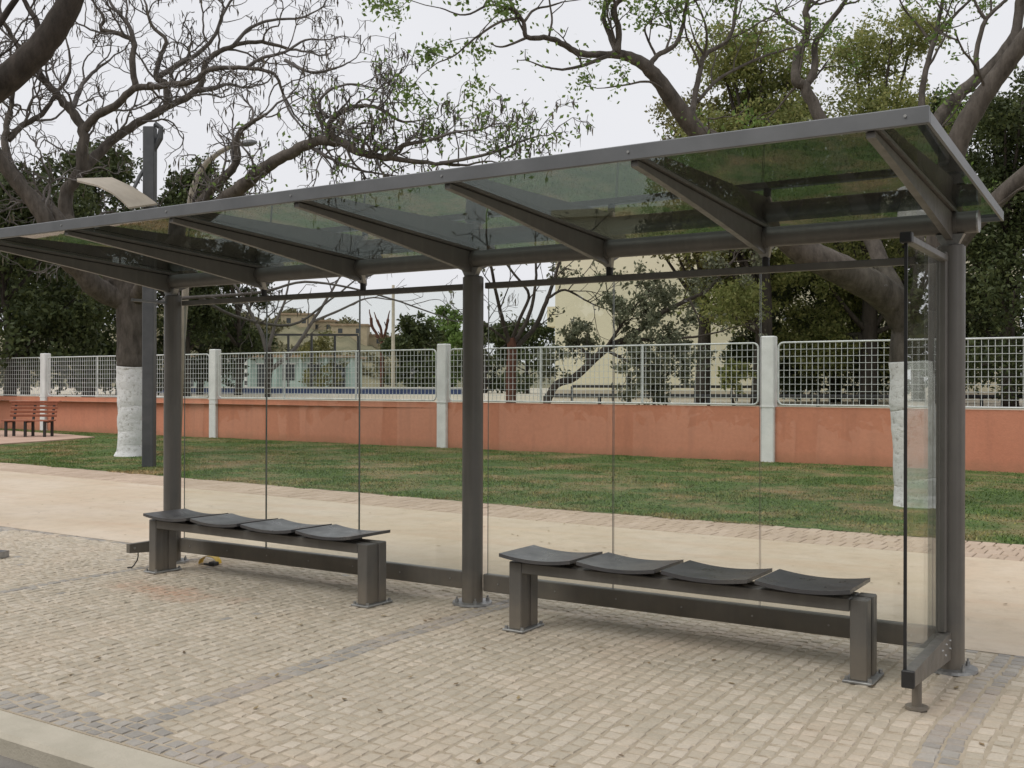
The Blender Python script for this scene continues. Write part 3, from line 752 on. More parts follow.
def traced_tree(name, label, base, trunk, limbs, spec, mats, spawn, leafy, rnd_seed, white=None, pods=0, leafmat='leaf_bright', leafsize=.09, leafper=10, cat='tree', group=None, lsc={}):
    """trunk / limbs: lists of (px, py, depth) with start and end width in px; the crown grows from the limbs"""
    rnd = random.Random(rnd_seed); rr = np.random.RandomState(rnd_seed)
    base = np.array([base[0], base[1], 0.0])
    t = thing(name, label, cat, tuple(base), 0, group)
    tips = []; tw = MB()
    def wide(px, d): return px*.5*d/FPX
    def path(tr): return [np.array(W(*q))-base for q in tr]
    for k, (tr, w0, w1, dens, lf) in enumerate([(trunk[0], trunk[1], trunk[2], 0, 0)]+limbs):
        P = path(tr)
        if k == 0: P[0][2] = -.05
        C = catmull(P, 5)
        jit = .035 if k == 0 or w0 > 20 else .12
        C = [c_ if i in (0,) else c_+rv(rnd)*wide(w0, tr[0][2])*jit for i, c_ in enumerate(C)]
        n = len(C); R0 = wide(w0, tr[0][2]); R1 = wide(w1, tr[-1][2])
        rad = [(R0+(R1-R0)*(i/(n-1)))*(1+rnd.uniform(-1, 1)*(.015 if k == 0 or w0 > 20 else .05)) for i in range(n)]
        if k == 0: rad[0] *= 1.25; rad[1] *= 1.08
        ns = 16 if k == 0 else (10 if w0 > 8 else 7)
        mb = MB()
        if k == 0 and white is not None:
            # split the trunk at the whitewash line
            zs = [c_[2] for c_ in C]; j = next(i for i, z in enumerate(zs) if z > white)
            s_ = (white-zs[j-1])/(zs[j]-zs[j-1]); mid = C[j-1]+(C[j]-C[j-1])*s_; rm = rad[j-1]+(rad[j]-rad[j-1])*s_
            lowP, lowR = C[:j]+[mid], rad[:j]+[rm]
            hiP, hiR = [mid]+C[j:], [rm*.985]+[q*.985 for q in rad[j:]]
            def rough(P_, R_, m_):
                m_ = max(2, m_); PP, RR = [], []
                for i in range(len(P_)-1):
                    for s in range(m_): PP.append(P_[i]+(P_[i+1]-P_[i])*s/m_); RR.append(R_[i]+(R_[i+1]-R_[i])*s/m_)
                PP.append(P_[-1]); RR.append(R_[-1]); return PP, RR
            a_, b_ = rough(hiP, hiR, 2); mb.tube(a_, b_, ns)
            tk = mb.build('trunk', mats[0], t, True)
            a_, b_ = rough(lowP, lowR, 4); wm = MB().tube(a_, b_, ns)
            wm.v = [tuple(np.array(q)*np.array([1, 1, 1])+np.array([math.sin(q[2]*9+q[0]*40), math.cos(q[2]*7+q[1]*38), 0])*.008) for q in wm.v]
            wm.build('whitewashed_base', 'whitewash', t, True)
            for m_ in (tk,):
                m_.data.update()
        else:
            mb.tube(C, rad, ns); mb.build('trunk' if k == 0 else 'bough', mats[0] if w0 > 6 else mats[1], t, True)
        if dens <= 0: continue
        Ls = sum(np.linalg.norm(C[i+1]-C[i]) for i in range(n-1))
        for s in range(max(1, int(Ls*dens*spawn))):
            i = rnd.randrange(int(n*.12), n-1); tg = C[i+1]-C[i]; tg /= np.linalg.norm(tg)+1e-6
            q = C[i]+(C[i+1]-C[i])*rnd.random()
            sd_ = rv(rnd); sd_ = sd_-tg*(sd_ @ tg); sd_ /= np.linalg.norm(sd_)
            d_ = tg*rnd.uniform(.3, 1)+sd_*rnd.uniform(.5, 1)+np.array([0, 0, .25])
            n0 = len(tips)
            grow(tw, q, d_, spec['L']*rnd.uniform(.5, 1.25)*lsc.get(k, 1.0), min(rad[i]*.55, spec['r']), 0, rnd, tips, spec)
            for z_ in range(n0, len(tips)): tips[z_] = tips[z_]+(lf,)
        n0 = len(tips); grow(tw, C[-1], C[-1]-C[-2], spec['L']*.9*lsc.get(k, 1.0), min(rad[-1]*.9, spec['r']*1.3), 0, rnd, tips, spec)
        for z_ in range(n0, len(tips)): tips[z_] = tips[z_]+(lf,)
    kind(tw.build('twigs', mats[1], t), 'stuff')
    C = []
    for (q, d_, lvl, lf) in tips:
        for z_ in range(int(leafper*lf*rnd.uniform(.2, 1.6)*leafy)):
            C.append(q+rv(rnd)*rnd.random()*.2+np.array([0, 0, -.03]))
    if C: fast_mesh('leaves', leaf_quads(C, None, leafsize, rr), leafmat, t, 'stuff')
    if pods:
        PV = []
        for (q, d_, lvl, lf) in tips:
            if rnd.random() < pods:
                h_ = rnd.uniform(.1, .23); a = rnd.uniform(0, 6.28); w_ = .016; s1 = np.array([math.cos(a), math.sin(a), 0])*w_
                kx = np.array([rnd.uniform(-.04, .04), rnd.uniform(-.04, .04), 0])
                PV.append([q-s1*.4, q+s1*.4, q+s1+kx-np.array([0, 0, h_*.5]), q+s1*.3+kx*.5-np.array([0, 0, h_]), q-s1*.3+kx*.5-np.array([0, 0, h_]), q-s1+kx-np.array([0, 0, h_*.5])])
        if PV: fast_mesh('seed_pods', np.array(PV), 'pod', t, 'stuff')
    return t

SPEC_L = dict(seg=[.13, .1, .08], wig=.46, up=.03, num=[0, 5, 3], ratio=.5, L=1.4, r=.028, rmin=.0055)
dL = 21.4
def at(d, *pp): return [(a, b_, d+(c_[0] if c_ else 0)) for a, b_, *c_ in pp]
limbsL = [
 # path, width start/end (px), twig density, leafiness
 (at(dL, (127, 300), (108, 294, -.2), (92, 284, -.5), (80, 270, -.7), (66, 258, -.9), (46, 221, -1.2), (32, 200, -1.3), (7, 169, -1.5), (-25, 120, -1.8)), 24, 12, .8, 0),
 (at(dL, (92, 284, -.5), (75, 250, -.4), (58, 218, -.3), (46, 204, -.2), (21, 183, 0), (5, 150, .1), (8, 120, .2), (12, 100, .2), (10, 60, .1)), 15, 3, 1, 0),
 (at(dL, (8, 140, .2), (22, 126, .4), (42, 114, .5), (55, 95, .7), (70, 72, .9), (68, 45, 1)), 7, 2, 1, 0),
 (at(dL, (128, 300), (108, 270, .3), (80, 240, .4), (67, 218, .5), (68, 190, .5), (80, 170, .4), (83, 131, .3), (70, 110, .3), (55, 92, .3), (38, 72, .2), (18, 45, 0), (2, 20, -.2)), 18, 4, .9, 0),
 (at(dL, (83, 131, .3), (95, 117, .2), (115, 106, 0), (134, 89, -.2), (160, 86, -.3), (193, 81, -.5), (211, 69, -.6), (246, 68, -.8), (274, 74, -1), (283, 95, -1)), 9, 2.5, 1.2, .05),
 (at(dL, (80, 172, .4), (100, 152, .8), (116, 137, 1), (140, 122, 1.2), (165, 108, 1.4), (197, 90, 1.7), (207, 62, 1.9), (230, 47, 2), (262, 42, 2.1), (290, 50, 2.2)), 11, 3, 1.2, .1),
 (at(dL, (197, 90, 1.7), (210, 89, 1.7), (223, 85, 1.8)), 6, 4, .3, 0),
 (at(dL, (166, 108, 1.4), (166, 84, 1.5), (156, 78, 1.5), (160, 58, 1.6), (166, 40, 1.6), (152, 26, 1.7), (146, 5, 1.7)), 7, 2.5, 1.2, .05),
 (at(dL, (136, 88, -.2), (132, 62, -.2), (134, 43, -.1), (120, 34, 0), (101, 29, 0), (104, 18, 0), (95, 5, 0)), 7, 2.5, 1.1, .05),
 (at(dL, (134, 43, -.1), (128, 24, -.2), (112, 5, -.3), (104, -15, -.3)), 5, 2, 1, 0),
 (at(dL, (160, 76, 1.5), (180, 64, 1.3), (200, 52, 1.2), (215, 35, 1), (225, 10, .9), (240, -10, .8)), 6, 2, 1.3, .05),
 (at(dL, (72, 108, .3), (80, 90, .6), (84, 82, .8), (98, 68, 1), (110, 60, 1)), 6, 2, 1, 0),
 (at(dL, (234, 45, 2), (250, 28, 2), (272, 20, 1.9), (300, 18, 1.8), (318, 10, 1.8)), 4, 1.5, 1.3, .1),
 (at(dL, (246, 68, -.8), (262, 58, -.8), (285, 52, -.9), (305, 40, -1), (325, 40, -1)), 4, 1.5, 1.3, .1),
 (at(dL, (283, 95, -1), (290, 112, -1.1), (300, 125, -1.2), (310, 138, -1.2)), 3, 1.5, 1, .05),
 (at(dL, (285, 60, -.9), (310, 72, -1.2), (335, 68, -1.4), (350, 62, -1.5)), 3.5, 1.5, 1.2, .1),
 # right-hand boughs that pass behind the roof
 (at(dL, (130, 305), (150, 272, -.4), (172, 245, -.7), (200, 202, -1), (228, 173, -1.2), (238, 158, -1.3), (237, 136, -1.4), (252, 122, -1.5), (266, 114, -1.6)), 13, 3, .9, .05),
 (at(dL, (133, 302), (168, 250, -1), (228, 197, -1.8), (260, 172, -2.2), (285, 156, -2.5), (309, 144, -2.7), (336, 141, -3), (360, 153, -3.2), (385, 158, -3.4), (420, 162, -3.6), (460, 165, -3.8)), 16, 3, 2.0, .35),
 (at(dL, (336, 141, -3), (330, 124, -3), (340, 113, -3.1), (358, 106, -3.2), (378, 108, -3.3), (398, 120, -3.4), (412, 122, -3.5)), 7, 2, 2.6, .3),
 (at(dL, (328, 118, -3), (318, 105, -3), (330, 90, -3.1), (352, 84, -3.1), (375, 88, -3.2)), 4, 1.5, 2.2, .2),
 (at(dL, (385, 158, -3.4), (405, 145, -3.6), (430, 140, -3.8), (455, 132, -4), (480, 130, -4.2)), 5, 1.5, 2.8, .6),
 (at(dL, (440, 163, -3.7), (470, 158, -4), (500, 150, -4.2), (525, 140, -4.4), (540, 136, -4.5)), 4, 1.5, 2.6, .5),
 (at(dL, (309, 146, -2.7), (330, 158, -2.9), (360, 170, -3), (395, 176, -3.1)), 4, 1.5, 2, .3),
 # thin limbs drooping under the beam
 (at(dL, (134, 310), (170, 300, .5), (215, 296, .9), (262, 292, 1.1), (305, 282, 1.2), (360, 290, 1.2), (410, 305, 1.1), (450, 320, 1)), 4.5, 1.2, .45, 0),
 (at(dL, (200, 298, .9), (235, 316, 1.4), (290, 325, 1.6), (330, 300, 1.8), (355, 280, 1.9)), 4, 1.5, .4, 0),
]
traced_tree('flame_tree', 'gnarled bare tree with hanging pods and whitewashed base beside the lamp post', GZ(132, 456),
    (at(dL, (131, 456), (132, 425), (131, 395), (130, 362), (130, 330), (129, 300), (120, 278)), 27, 26), limbsL, SPEC_L, ('bark_grey', 'twig_grey'), 1.75, 1.0, 21, white=1.83, pods=.36, leafper=4, leafsize=.09, lsc={13: .6, 14: .6, 16: .55, 15: .7, 18: .55, 19: .5, 20: .5, 21: .5, 22: .55, 23: .55})

SPEC_R = dict(seg=[.13, .1, .08], wig=.26, up=.03, num=[0, 3, 2], ratio=.5, L=1.0, r=.02, rmin=.004)
dR = 12.85
limbsR = [
 (at(dR, (915, 335), (893, 302, -.1), (862, 280, -.3), (825, 262, -.5), (790, 240, -.6), (755, 190, -.8), (720, 150, -.9), (695, 130, -1), (669, 95, -1.1), (650, 70, -1.2), (630, 57, -1.2), (612, 54, -1.3)), 36, 8, .25, .3),
 (at(dR, (632, 57, -1.2), (612, 55, -1.3), (582, 54, -1.4), (565, 45, -1.5), (548, 38, -1.6), (527, 37, -1.7), (523, 22, -1.7), (512, 5, -1.8), (505, -15, -1.8)), 8, 3, .35, .5),
 (at(dR, (526, 38, -1.7), (512, 44, -1.8), (500, 47, -1.8), (491, 44, -1.8)), 3, 1.2, 0, 0),
 (at(dR, (520, 18, -1.7), (500, 22, -1.9), (475, 38, -2.1), (455, 55, -2.2), (437, 63, -2.3)), 3, 1.2, .5, .5),
 (at(dR, (515, 10, -1.7), (490, 5, -1.9), (465, 15, -2.1), (440, 8, -2.2)), 3, 1.2, 1.6, 1.1),
 (at(dR, (524, 22, -1.7), (534, 10, -1.6), (550, 6, -1.5), (562, 2, -1.5)), 3, 1.5, .4, .6),
 (at(dR, (549, 36, -1.6), (552, 20, -1.6), (550, 5, -1.6), (548, -10, -1.6)), 2.5, 1.5, .2, .3),
 (at(dR, (616, 53, -1.3), (610, 35, -1.2), (604, 18, -1.2), (606, -5, -1.2)), 6, 4, .2, .2),
 (at(dR, (617, 53, -1.3), (619, 30, -1.3), (613, 10, -1.3), (625, -3, -1.3), (645, -12, -1.3)), 7, 4, .2, .2),
 (at(dR, (648, 68, -1.2), (657, 56, -1), (675, 45, -.9), (682, 28, -.8), (686, 8, -.8), (690, -10, -.8)), 6, 3, .9, .9),
 (at(dR, (657, 58, -1), (648, 40, -1), (645, 28, -1.1), (652, 20, -1.1)), 3, 1.2, .7, .9),
 (at(dR, (692, 122, -1), (694, 100, -.8), (700, 72, -.6), (705, 55, -.5), (728, 40, -.3), (735, 15, -.2), (736, -10, -.1)), 7, 3, .9, .7),
 (at(dR, (697, 102, -.8), (720, 78, -.5), (760, 58, 0), (795, 47, .3)), 4, 2, .8, .6),
 (at(dR, (672, 96, -1.1), (650, 82, -1.3), (625, 85, -1.4), (605, 88, -1.5)), 3, 1.2, .7, .45),
 (at(dR, (705, 57, -.5), (695, 40, -.5), (690, 25, -.5)), 3, 1.2, .7, .7),
 (at(dR, (900, 300, .1), (870, 235, .6), (840, 160, 1), (819, 116, 1.2), (805, 88, 1.3), (796, 80, 1.3), (798, 55, 1.4), (808, 32, 1.4), (806, 8, 1.4), (815, -12, 1.4)), 18, 5, .5, .8),
 (at(dR, (806, 86, 1.3), (815, 66, 1.4), (815, 44, 1.5), (828, 24, 1.5), (842, 6, 1.5), (850, -10, 1.5)), 8, 4, .6, .7),
 (at(dR, (806, 34, 1.4), (790, 24, 1.5), (775, 12, 1.5), (765, 8, 1.6)), 4, 1.5, .9, .9),
 (at(dR, (925, 320), (935, 270, -.2), (945, 200, -.4), (956, 146, -.6), (973, 112, -.7), (994, 81, -.8), (1024, 40, -1), (1060, -10, -1.2)), 27, 15, .2, .5),
 (at(dR, (940, 220, -.3), (930, 150, -.1), (938, 118, .1), (963, 91, .2), (991, 66, .3), (1015, 34, .4), (1021, -5, .5)), 16, 9, .3, .6),
 (at(dR, (977, 78, .2), (977, 50, .2), (985, 22, .2), (997, 8, .2), (1012, -6, .2)), 6, 3, .5, .7),
 (at(dR, (986, 20, .2), (978, 8, .2), (972, -6, .2)), 4, 2, .5, .6),
 (at(dR, (910, 330), (925, 285, -.5), (955, 245, -.8), (985, 212, -1), (1024, 175, -1.2), (1075, 130, -1.4)), 22, 14, .1, .3),
 (at(dR, (915, 310, .2), (922, 200, .7), (921, 110, 1), (926, 70, 1.1), (935, 38, 1.2), (941, 10, 1.2), (945, -10, 1.2)), 9, 3, .5, .9),
 (at(dR, (935, 36, 1.2), (950, 20, 1.1), (965, 5, 1.1), (980, -8, 1)), 4, 2, .7, .9),
 (at(dR, (932, 44, 1.2), (918, 25, 1.3), (905, 10, 1.3), (898, -5, 1.3)), 3, 1.5, .7, .9),
]
traced_tree('flame_tree', 'tree with spreading limbs and whitewashed base behind the shelter glass side wall', GZ(917, 506),
    (at(dR, (918, 507), (916, 470), (914, 430), (912, 395), (911, 360), (913, 330), (918, 312)), 43, 42), limbsR, SPEC_R, ('bark_grey', 'bark_grey'), 2.4, 1.0, 5, white=1.77, leafper=26, leafsize=.055, lsc={2: .5, 4: .4, 5: .55, 6: .5, 14: .35})

dN = 11.0
traced_tree('overhanging_tree', 'thick dark bough slanting across the top left corner from a tree outside', W(-420, 384, 10.3),
    ([(-420, 530, 10.3), (-415, 400, 10.3), (-380, 300, 10.3), (-320, 240, 10.4)], 60, 45),
    [([(-330, 250, 10.4), (-200, 200, 10.6), (-90, 140, 10.8), (-25, 102, dN), (15, 72, dN), (45, 42, dN), (68, 5, dN), (90, -50, dN)], 34, 23, .0, 0),
     ([(-20, 100, dN), (-10, 40, dN), (22, -10, dN), (38, -60, dN)], 8, 5, .25, 0),
     ([(40, 40, dN), (36, 20, dN+.1), (28, 8, dN+.2), (20, -10, dN+.2)], 7, 4, .3, 0)],
    dict(seg=[.12, .1], wig=.3, up=.03, num=[0, 3], ratio=.5, L=.8, r=.012, rmin=.003), ('bark_dark', 'bark_dark'), 1.5, 0, 3)

YG = .93
def leafy_tree(name, label, px, d, ytop, ybot, wpx, mat, seed, n=16000, size=.2, lobes=14, ground=YG, barkm='bark_dark', group=None, gaps=.0, trunk_r=None, asp=.5):
    rnd = random.Random(seed); r = np.random.RandomState(seed)
    b = np.array(W(px, 385, d)); b[2] = ground
    t = thing(name, label, 'tree', tuple(b), 0, group)
    H = (385-ytop)*d/FPX+CAM[2]-ground; B = max(.3, (385-ybot)*d/FPX+CAM[2]-ground); Wd = wpx*d/FPX
    tr = trunk_r or .05+.022*H
    top = np.array([rnd.uniform(-.3, .3), rnd.uniform(-.3, .3), H*.7])
    tp = catmull([(0, 0, -.1), (rnd.uniform(-.1, .1), rnd.uniform(-.1, .1), H*.25), tuple(top*np.array([.6, .6, .7])), tuple(top)], 4)
    MB().tube(tp, [tr*(1-.75*i/(len(tp)-1)) for i in range(len(tp))], 9).build('trunk', barkm, t, True)
    C = []; lm = MB()
    for k in range(lobes):
        a = rnd.uniform(0, 6.283); zz = rnd.uniform(0, 1)
        rad = Wd*(1-.55*abs(zz-.4)**1.3)*math.sqrt(rnd.uniform(.05, 1))*.72
        if k == 0: rad, zz = 0, .9
        lr = Wd*rnd.uniform(.3, .48)
        lz = min(max(B+zz*(H-B), B+lr*.4), H-lr*.5)
        ctr = np.array([rad*math.cos(a), rad*math.sin(a), lz])
        st = tp[min(len(tp)-1, int(len(tp)*min(.95, max(.3, lz/H*.8))))]
        mid = (st+ctr)/2+np.array([0, 0, -.1*lr]); lm.tube(catmull([st, mid, ctr], 3), [tr*.35, tr*.3, tr*.28, tr*.22, tr*.18, tr*.14, tr*.1], 5)
        m_ = int(n/lobes)
        # clumpy: small sprays inside the lobe
        nc = max(6, m_//45)
        dv = r.normal(size=(nc, 3)); dv /= np.linalg.norm(dv, axis=1)[:, None]
        cc = ctr+dv*(lr*r.uniform(.35, 1.05, nc)**.7)[:, None]*np.array([1, 1, .75])
        idx = r.randint(0, nc, m_)
        C.append(cc[idx]+r.normal(size=(m_, 3))*lr*.13)
    lm.build('limbs', barkm, t, True)
    C = np.concatenate(C); C = C[C[:, 2] > .15]
    fast_mesh('crown', leaf_quads(C, None, size, r, asp), mat, t, 'stuff')
    return t
G = 'trees in the yard behind the wall'
leafy_tree('evergreen_tree', 'dense dark evergreen tree above the red park benches', 10, 35, 175, 380, 95, 'leaf_dark', 31, 22000, .2, 18, group=G)
leafy_tree('evergreen_tree', 'dark evergreen tree rising left of the lamp post reflector', 88, 41, 152, 380, 70, 'leaf_dark', 32, 20000, .2, 16, group=G)
leafy_tree('evergreen_tree', 'dark feathery tree topping the roof just right of the lamp post', 185, 46, 168, 360, 62, 'leaf_dark', 33, 18000, .2, 15, group=G)
leafy_tree('evergreen_tree', 'dark green tree seen under the beam right of the far shelter post', 238, 52, 250, 350, 50, 'leaf_dark', 34, 12000, .2, 12, group=G)
leafy_tree('evergreen_tree', 'dark low tree filling the gap behind the red park benches', 25, 50, 225, 398, 85, 'leaf_dark', 51, 20000, .22, 22, group=G)
leafy_tree('evergreen_tree', 'dark low tree behind the whitewashed trunk of the bare tree', 120, 52, 225, 398, 70, 'leaf_dark', 52, 18000, .22, 20, group=G)
leafy_tree('evergreen_tree', 'dark tree behind the second white fence post from the left', 200, 55, 262, 375, 52, 'leaf_dark', 53, 14000, .22, 18, group=G)
leafy_tree('leafy_tree', 'olive leafy tree hanging over the right edge of the cream building', 702, 31, 105, 290, 78, 'leaf_olive', 35, 16000, .12, 20, group=G)
leafy_tree('leafy_tree', 'tall mid-green tree above the roof between two bare limbs', 760, 29, 25, 330, 92, 'leaf_mid', 36, 52000, .12, 30, group=G)
leafy_tree('leafy_tree', 'broad green tree behind the near roof corner', 868, 31, 30, 360, 95, 'leaf_mid', 37, 52000, .12, 30, group=G)
leafy_tree('evergreen_tree', 'dark shrubby tree filling the space beyond the whitewashed trunk', 835, 35, 180, 398, 105, 'leaf_dark', 38, 30000, .15, 26, group=G)
leafy_tree('evergreen_tree', 'dark low tree hiding the right end of the cream building', 772, 33, 232, 398, 56, 'leaf_dark', 47, 20000, .13, 20, group=G)
leafy_tree('evergreen_tree', 'dark dense tree at the right edge beyond the wire mesh', 1010, 27, 95, 398, 100, 'leaf_dark', 39, 36000, .13, 26, group=G)
leafy_tree('evergreen_tree', 'dark tree standing just right of the near shelter post', 940, 33, 85, 398, 80, 'leaf_dark', 40, 30000, .14, 24, group=G)
for k_, (px_, d_) in enumerate(((1130, 26), (1260, 28), (1420, 30))):
    leafy_tree('evergreen_tree', 'dark tree of the yard seen only mirrored in the glass side wall', px_, d_, 90, 398, 115, 'leaf_dark', 60+k_, 9000, .26, 18, group='yard trees right of the picture')
G2 = 'far trees beyond the court'
leafy_tree('far_tree', 'rounded dark green tree far behind the middle of the fence', 415, 72, 318, 388, 40, 'leaf_dark', 41, 7000, .3, 12, group=G2)
leafy_tree('far_tree', 'brighter green far tree showing behind the middle shelter post', 452, 78, 309, 388, 38, 'leaf_bright', 42, 6000, .3, 12, group=G2)
leafy_tree('far_tree', 'dark far tree right of the middle post beside the cream building', 528, 66, 322, 390, 44, 'leaf_dark', 43, 7000, .28, 12, group=G2)
leafy_tree('far_tree', 'far dark tree half hidden behind the middle shelter post', 485, 70, 326, 390, 36, 'leaf_dark', 44, 6000, .28, 12, group=G2)
leafy_tree('bush', 'small green bush at the right foot of the cream building', 735, 28, 364, 396, 24, 'leaf_mid', 45, 2500, .13, 8, group='bushes by the railings', trunk_r=.05)
leafy_tree('bush', 'brownish bare-looking bush before the far hill houses', 318, 88, 335, 385, 34, 'leaf_olive', 46, 3500, .25, 9, group='bushes by the railings', trunk_r=.08)

# unseen trees added across the road, to keep bright sky out of pane reflections
for k_ in range(15):
    X_ = -36+3.7*k_ if k_ < 13 else (-3.6, -19.5)[k_-13]
    t_ = leafy_tree('screen_tree', 'leafy tree added across the road to screen sky from the shelter glass reflections', 512, 30, 165, 392, 120, 'leaf_dark', 80+k_, 11000, .38, 22, ground=-.2, group='added screening trees across the road')
    t_.location = (X_, (-15.5 if k_ < 13 else -18.5)+R.uniform(-1, 1), -.2)
# small reddish tree and the leaning grey-green tree in the yard
SP = dict(seg=[.16, .12], wig=.2, up=.04, num=[0, 3], ratio=.5, L=1.1, r=.022, rmin=.008)
dS = 29.0
traced_tree('red_stemmed_tree', 'thin red-stemmed forked tree left of the cream building', W(512, 400, dS),
    ([(511, 412, dS), (511, 380, dS), (512, 350, dS), (510, 338, dS)], 11, 9),
    [(at(dS, (510, 345), (503, 322, -.3), (497, 296, -.6), (490, 262, -.9), (486, 235, -1)), 5, 2, .5, .4),
     (at(dS, (513, 345), (526, 322, .3), (533, 300, .5), (536, 275, .6), (535, 250, .7)), 5, 2, .5, .4),
     (at(dS, (514, 348), (533, 330, .5), (546, 302, .8), (553, 283, 1), (562, 258, 1.2), (585, 235, 1.3)), 6, 2, .6, 1.5),
     (at(dS, (512, 340), (520, 318, -.2), (529, 295, -.3), (515, 275, -.4), (500, 255, -.4)), 4, 2, .4, .4),
     (at(dS, (508, 342), (490, 328, -.5), (475, 322, -.8)), 3, 1, .6, .4),
     (at(dS, (548, 298, .8), (565, 290, .9), (585, 300, 1), (595, 305, 1)), 3, 1.2, 3, 3)],
    SP, ('bark_red', 'bark_dark'), 1.5, 1.0, 9, leafmat='leaf_greygreen', leafsize=.13, leafper=8)
dG = 25.0
traced_tree('leaning_tree', 'leaning grey-green tree spreading before the cream building wall', W(538, 400, dG),
    ([(536, 408, dG), (552, 390, dG), (575, 377, dG), (606, 349, dG), (630, 338, dG)], 8, 7),
    [(at(dG, (628, 340), (649, 323, .2), (667, 310, .3), (690, 299, .4), (706, 291, .5), (720, 276, .6), (735, 258, .7)), 6, 2.5, 2.2, 1.6),
     (at(dG, (630, 339), (655, 340, -.3), (681, 338, -.5), (700, 336, -.6), (722, 331, -.7)), 4, 1.5, .4, .4),
     (at(dG, (606, 349), (618, 330, -.2), (628, 315, -.3), (640, 300, -.3)), 4, 1.5, 4, 3),
     (at(dG, (590, 363), (585, 352, .2), (578, 348, .3), (570, 352, .3)), 3, 1.2, 5, 3),
     (at(dG, (606, 350), (625, 360, -.4), (640, 366, -.5), (655, 372, -.5)), 3.5, 1.2, 5, 3),
     (at(dG, (630, 339), (648, 352, .3), (660, 362, .4), (672, 362, .5)), 3.5, 1.2, 5, 3),
     (at(dG, (690, 300), (698, 318, -.2), (702, 335, -.3)), 2.5, 1, .6, .8),
     (at(dG, (630, 372), (628, 385, 0), (629, 402, 0)), 4, 5, 0, 0)],
    dict(seg=[.14, .11], wig=.25, up=.0, num=[0, 3], ratio=.55, L=.8, r=.016, rmin=.006), ('bark_dark', 'bark_dark'), 1.7, 1.0, 12, leafmat='leaf_greygreen', leafsize=.1, leafper=26)
dB = 44.0
traced_tree('bare_tree', 'small forked grey tree seen through the mesh before the teal building', W(270, 396, dB),
    (at(dB, (268, 405), (268, 385), (270, 362), (268, 348)), 7, 6),
    [(at(dB, (269, 362), (262, 335), (250, 312), (240, 292), (228, 278)), 5, 2, .5, .2), (at(dB, (270, 370), (292, 352), (312, 322), (326, 300), (338, 280)), 5, 2, .5, .2),
     (at(dB, (268, 350), (276, 322), (285, 300), (290, 276)), 4, 1.5, .5, .2), (at(dB, (312, 322), (340, 310), (368, 298), (392, 300)), 3, 1, .6, .1)],
    dict(seg=[.22, .16], wig=.24, up=.02, num=[0, 3], ratio=.5, L=1.5, r=.03, rmin=.011), ('bark_dark', 'twig_grey'), 1.3, 1.0, 14, leafmat='leaf_dark', leafsize=.12, leafper=5)
dP = 74.0
traced_tree('pollarded_tree', 'small pollarded brown tree with knobby stubs far beyond the fence', W(382, 390, dP),
    ([(382, 392, dP), (382, 365, dP), (382, 350, dP), (382, 342, dP)], 4, 4),
    [(at(dP, (381, 342), (376, 333), (372, 326), (371, 318)), 2.5, 3.2, 1.2, 0), (at(dP, (382, 342), (381, 330), (377, 320)), 2.5, 3, 1.2, 0), (at(dP, (383, 340), (386, 330), (388, 319)), 2.5, 3, 1.2, 0), (at(dP, (383, 344), (390, 338), (394, 333)), 2, 2, 1, 0)],
    dict(seg=[.3], wig=.2, up=.04, num=[0], ratio=.5, L=.7, r=.05, rmin=.03), ('bark_red', 'bark_red'), 1, 0, 4)

# ================================================================ YARD: BUILDINGS, RAILINGS, COURT
def frame_at(px, d, z=YG):
    p = np.array(W(px, 385, d)); p[2] = z; return p
VX = np.array([RT[0], RT[1], 0]); VX /= np.linalg.norm(VX); ROTV = math.atan2(VX[1], VX[0])
b0 = frame_at(555, 42)
cb = thing('cream_building', 'tall blank cream rendered building behind the fence', 'building', tuple(b0), .3)
MB().box(0, 17, 0, 9, -.1, 7.2).build('wall', 'cream_wall', cb)
MB().box(-.15, 17.15, -.15, 9.15, 7.2, 7.5).build('roof', 'cream_wall', cb)
MB().box(-.4, -.002, .3, 1.4, 2.9, 3.7).build('wall_box', 'cream_wall', cb)
MB().box(.0, 17, -.06, -.002, -.1, .35).build('plinth', 'yard', cb)
def railing(px0, px1, d, h, n, label):
    a = frame_at(px0, d); b_ = frame_at(px1, d); L = np.linalg.norm(b_-a)
    t = thing('railing', label, 'railing', tuple(a), ROTV, 'black pipe railings in the yard')
    MB().cyl((0, 0, h), (L, 0, h), .05, n=8).build('rail', 'far_black', t)
    for i in range(n+1): MB().cyl((L*i/n, 0, -.05), (L*i/n, 0, h), .045, n=8).build('rail_post', 'far_black', t)
railing(545, 1200, 27, .27, 12, 'low black pipe railing just behind the fence, the nearer of two')
railing(572, 860, 36, .5, 7, 'black pipe railing along the foot of the cream building')
# court goal, court fence, teal building, blue wall
ga, gb = frame_at(200, 66), frame_at(246, 66); GL = np.linalg.norm(gb-ga)
gt = thing('goal_frame', 'black and white striped goal frame seen through the wire mesh', 'goal', tuple(ga), ROTV)
def striped(p0, p1, n, nm):
    p0, p1 = np.array(p0, float), np.array(p1, float); mb = MB()
    for i in range(n): mb.cyl(p0+(p1-p0)*i/n, p0+(p1-p0)*(i+1)/n, .1, n=8, mi=i % 2)
    mb.build(nm, ['far_black', 'far_white'], gt)
striped((0, 0, 0), (0, 0, 2.0), 8, 'upright'); striped((GL, 0, 0), (GL, 0, 2.0), 8, 'upright'); striped((.1, 0, 2.0), (GL-.1, 0, 2.0), 12, 'crossbar')
fa_, fb_ = frame_at(265, 78), frame_at(358, 78); FL = np.linalg.norm(fb_-fa_)
cf = thing('court_fence', 'tall thin black frame of the court fence before the far hill', 'fence', tuple(fa_), ROTV)
MB().box(-.1, FL, -.08, .08, 4.15, 4.3).build('top_bar', 'far_black', cf)
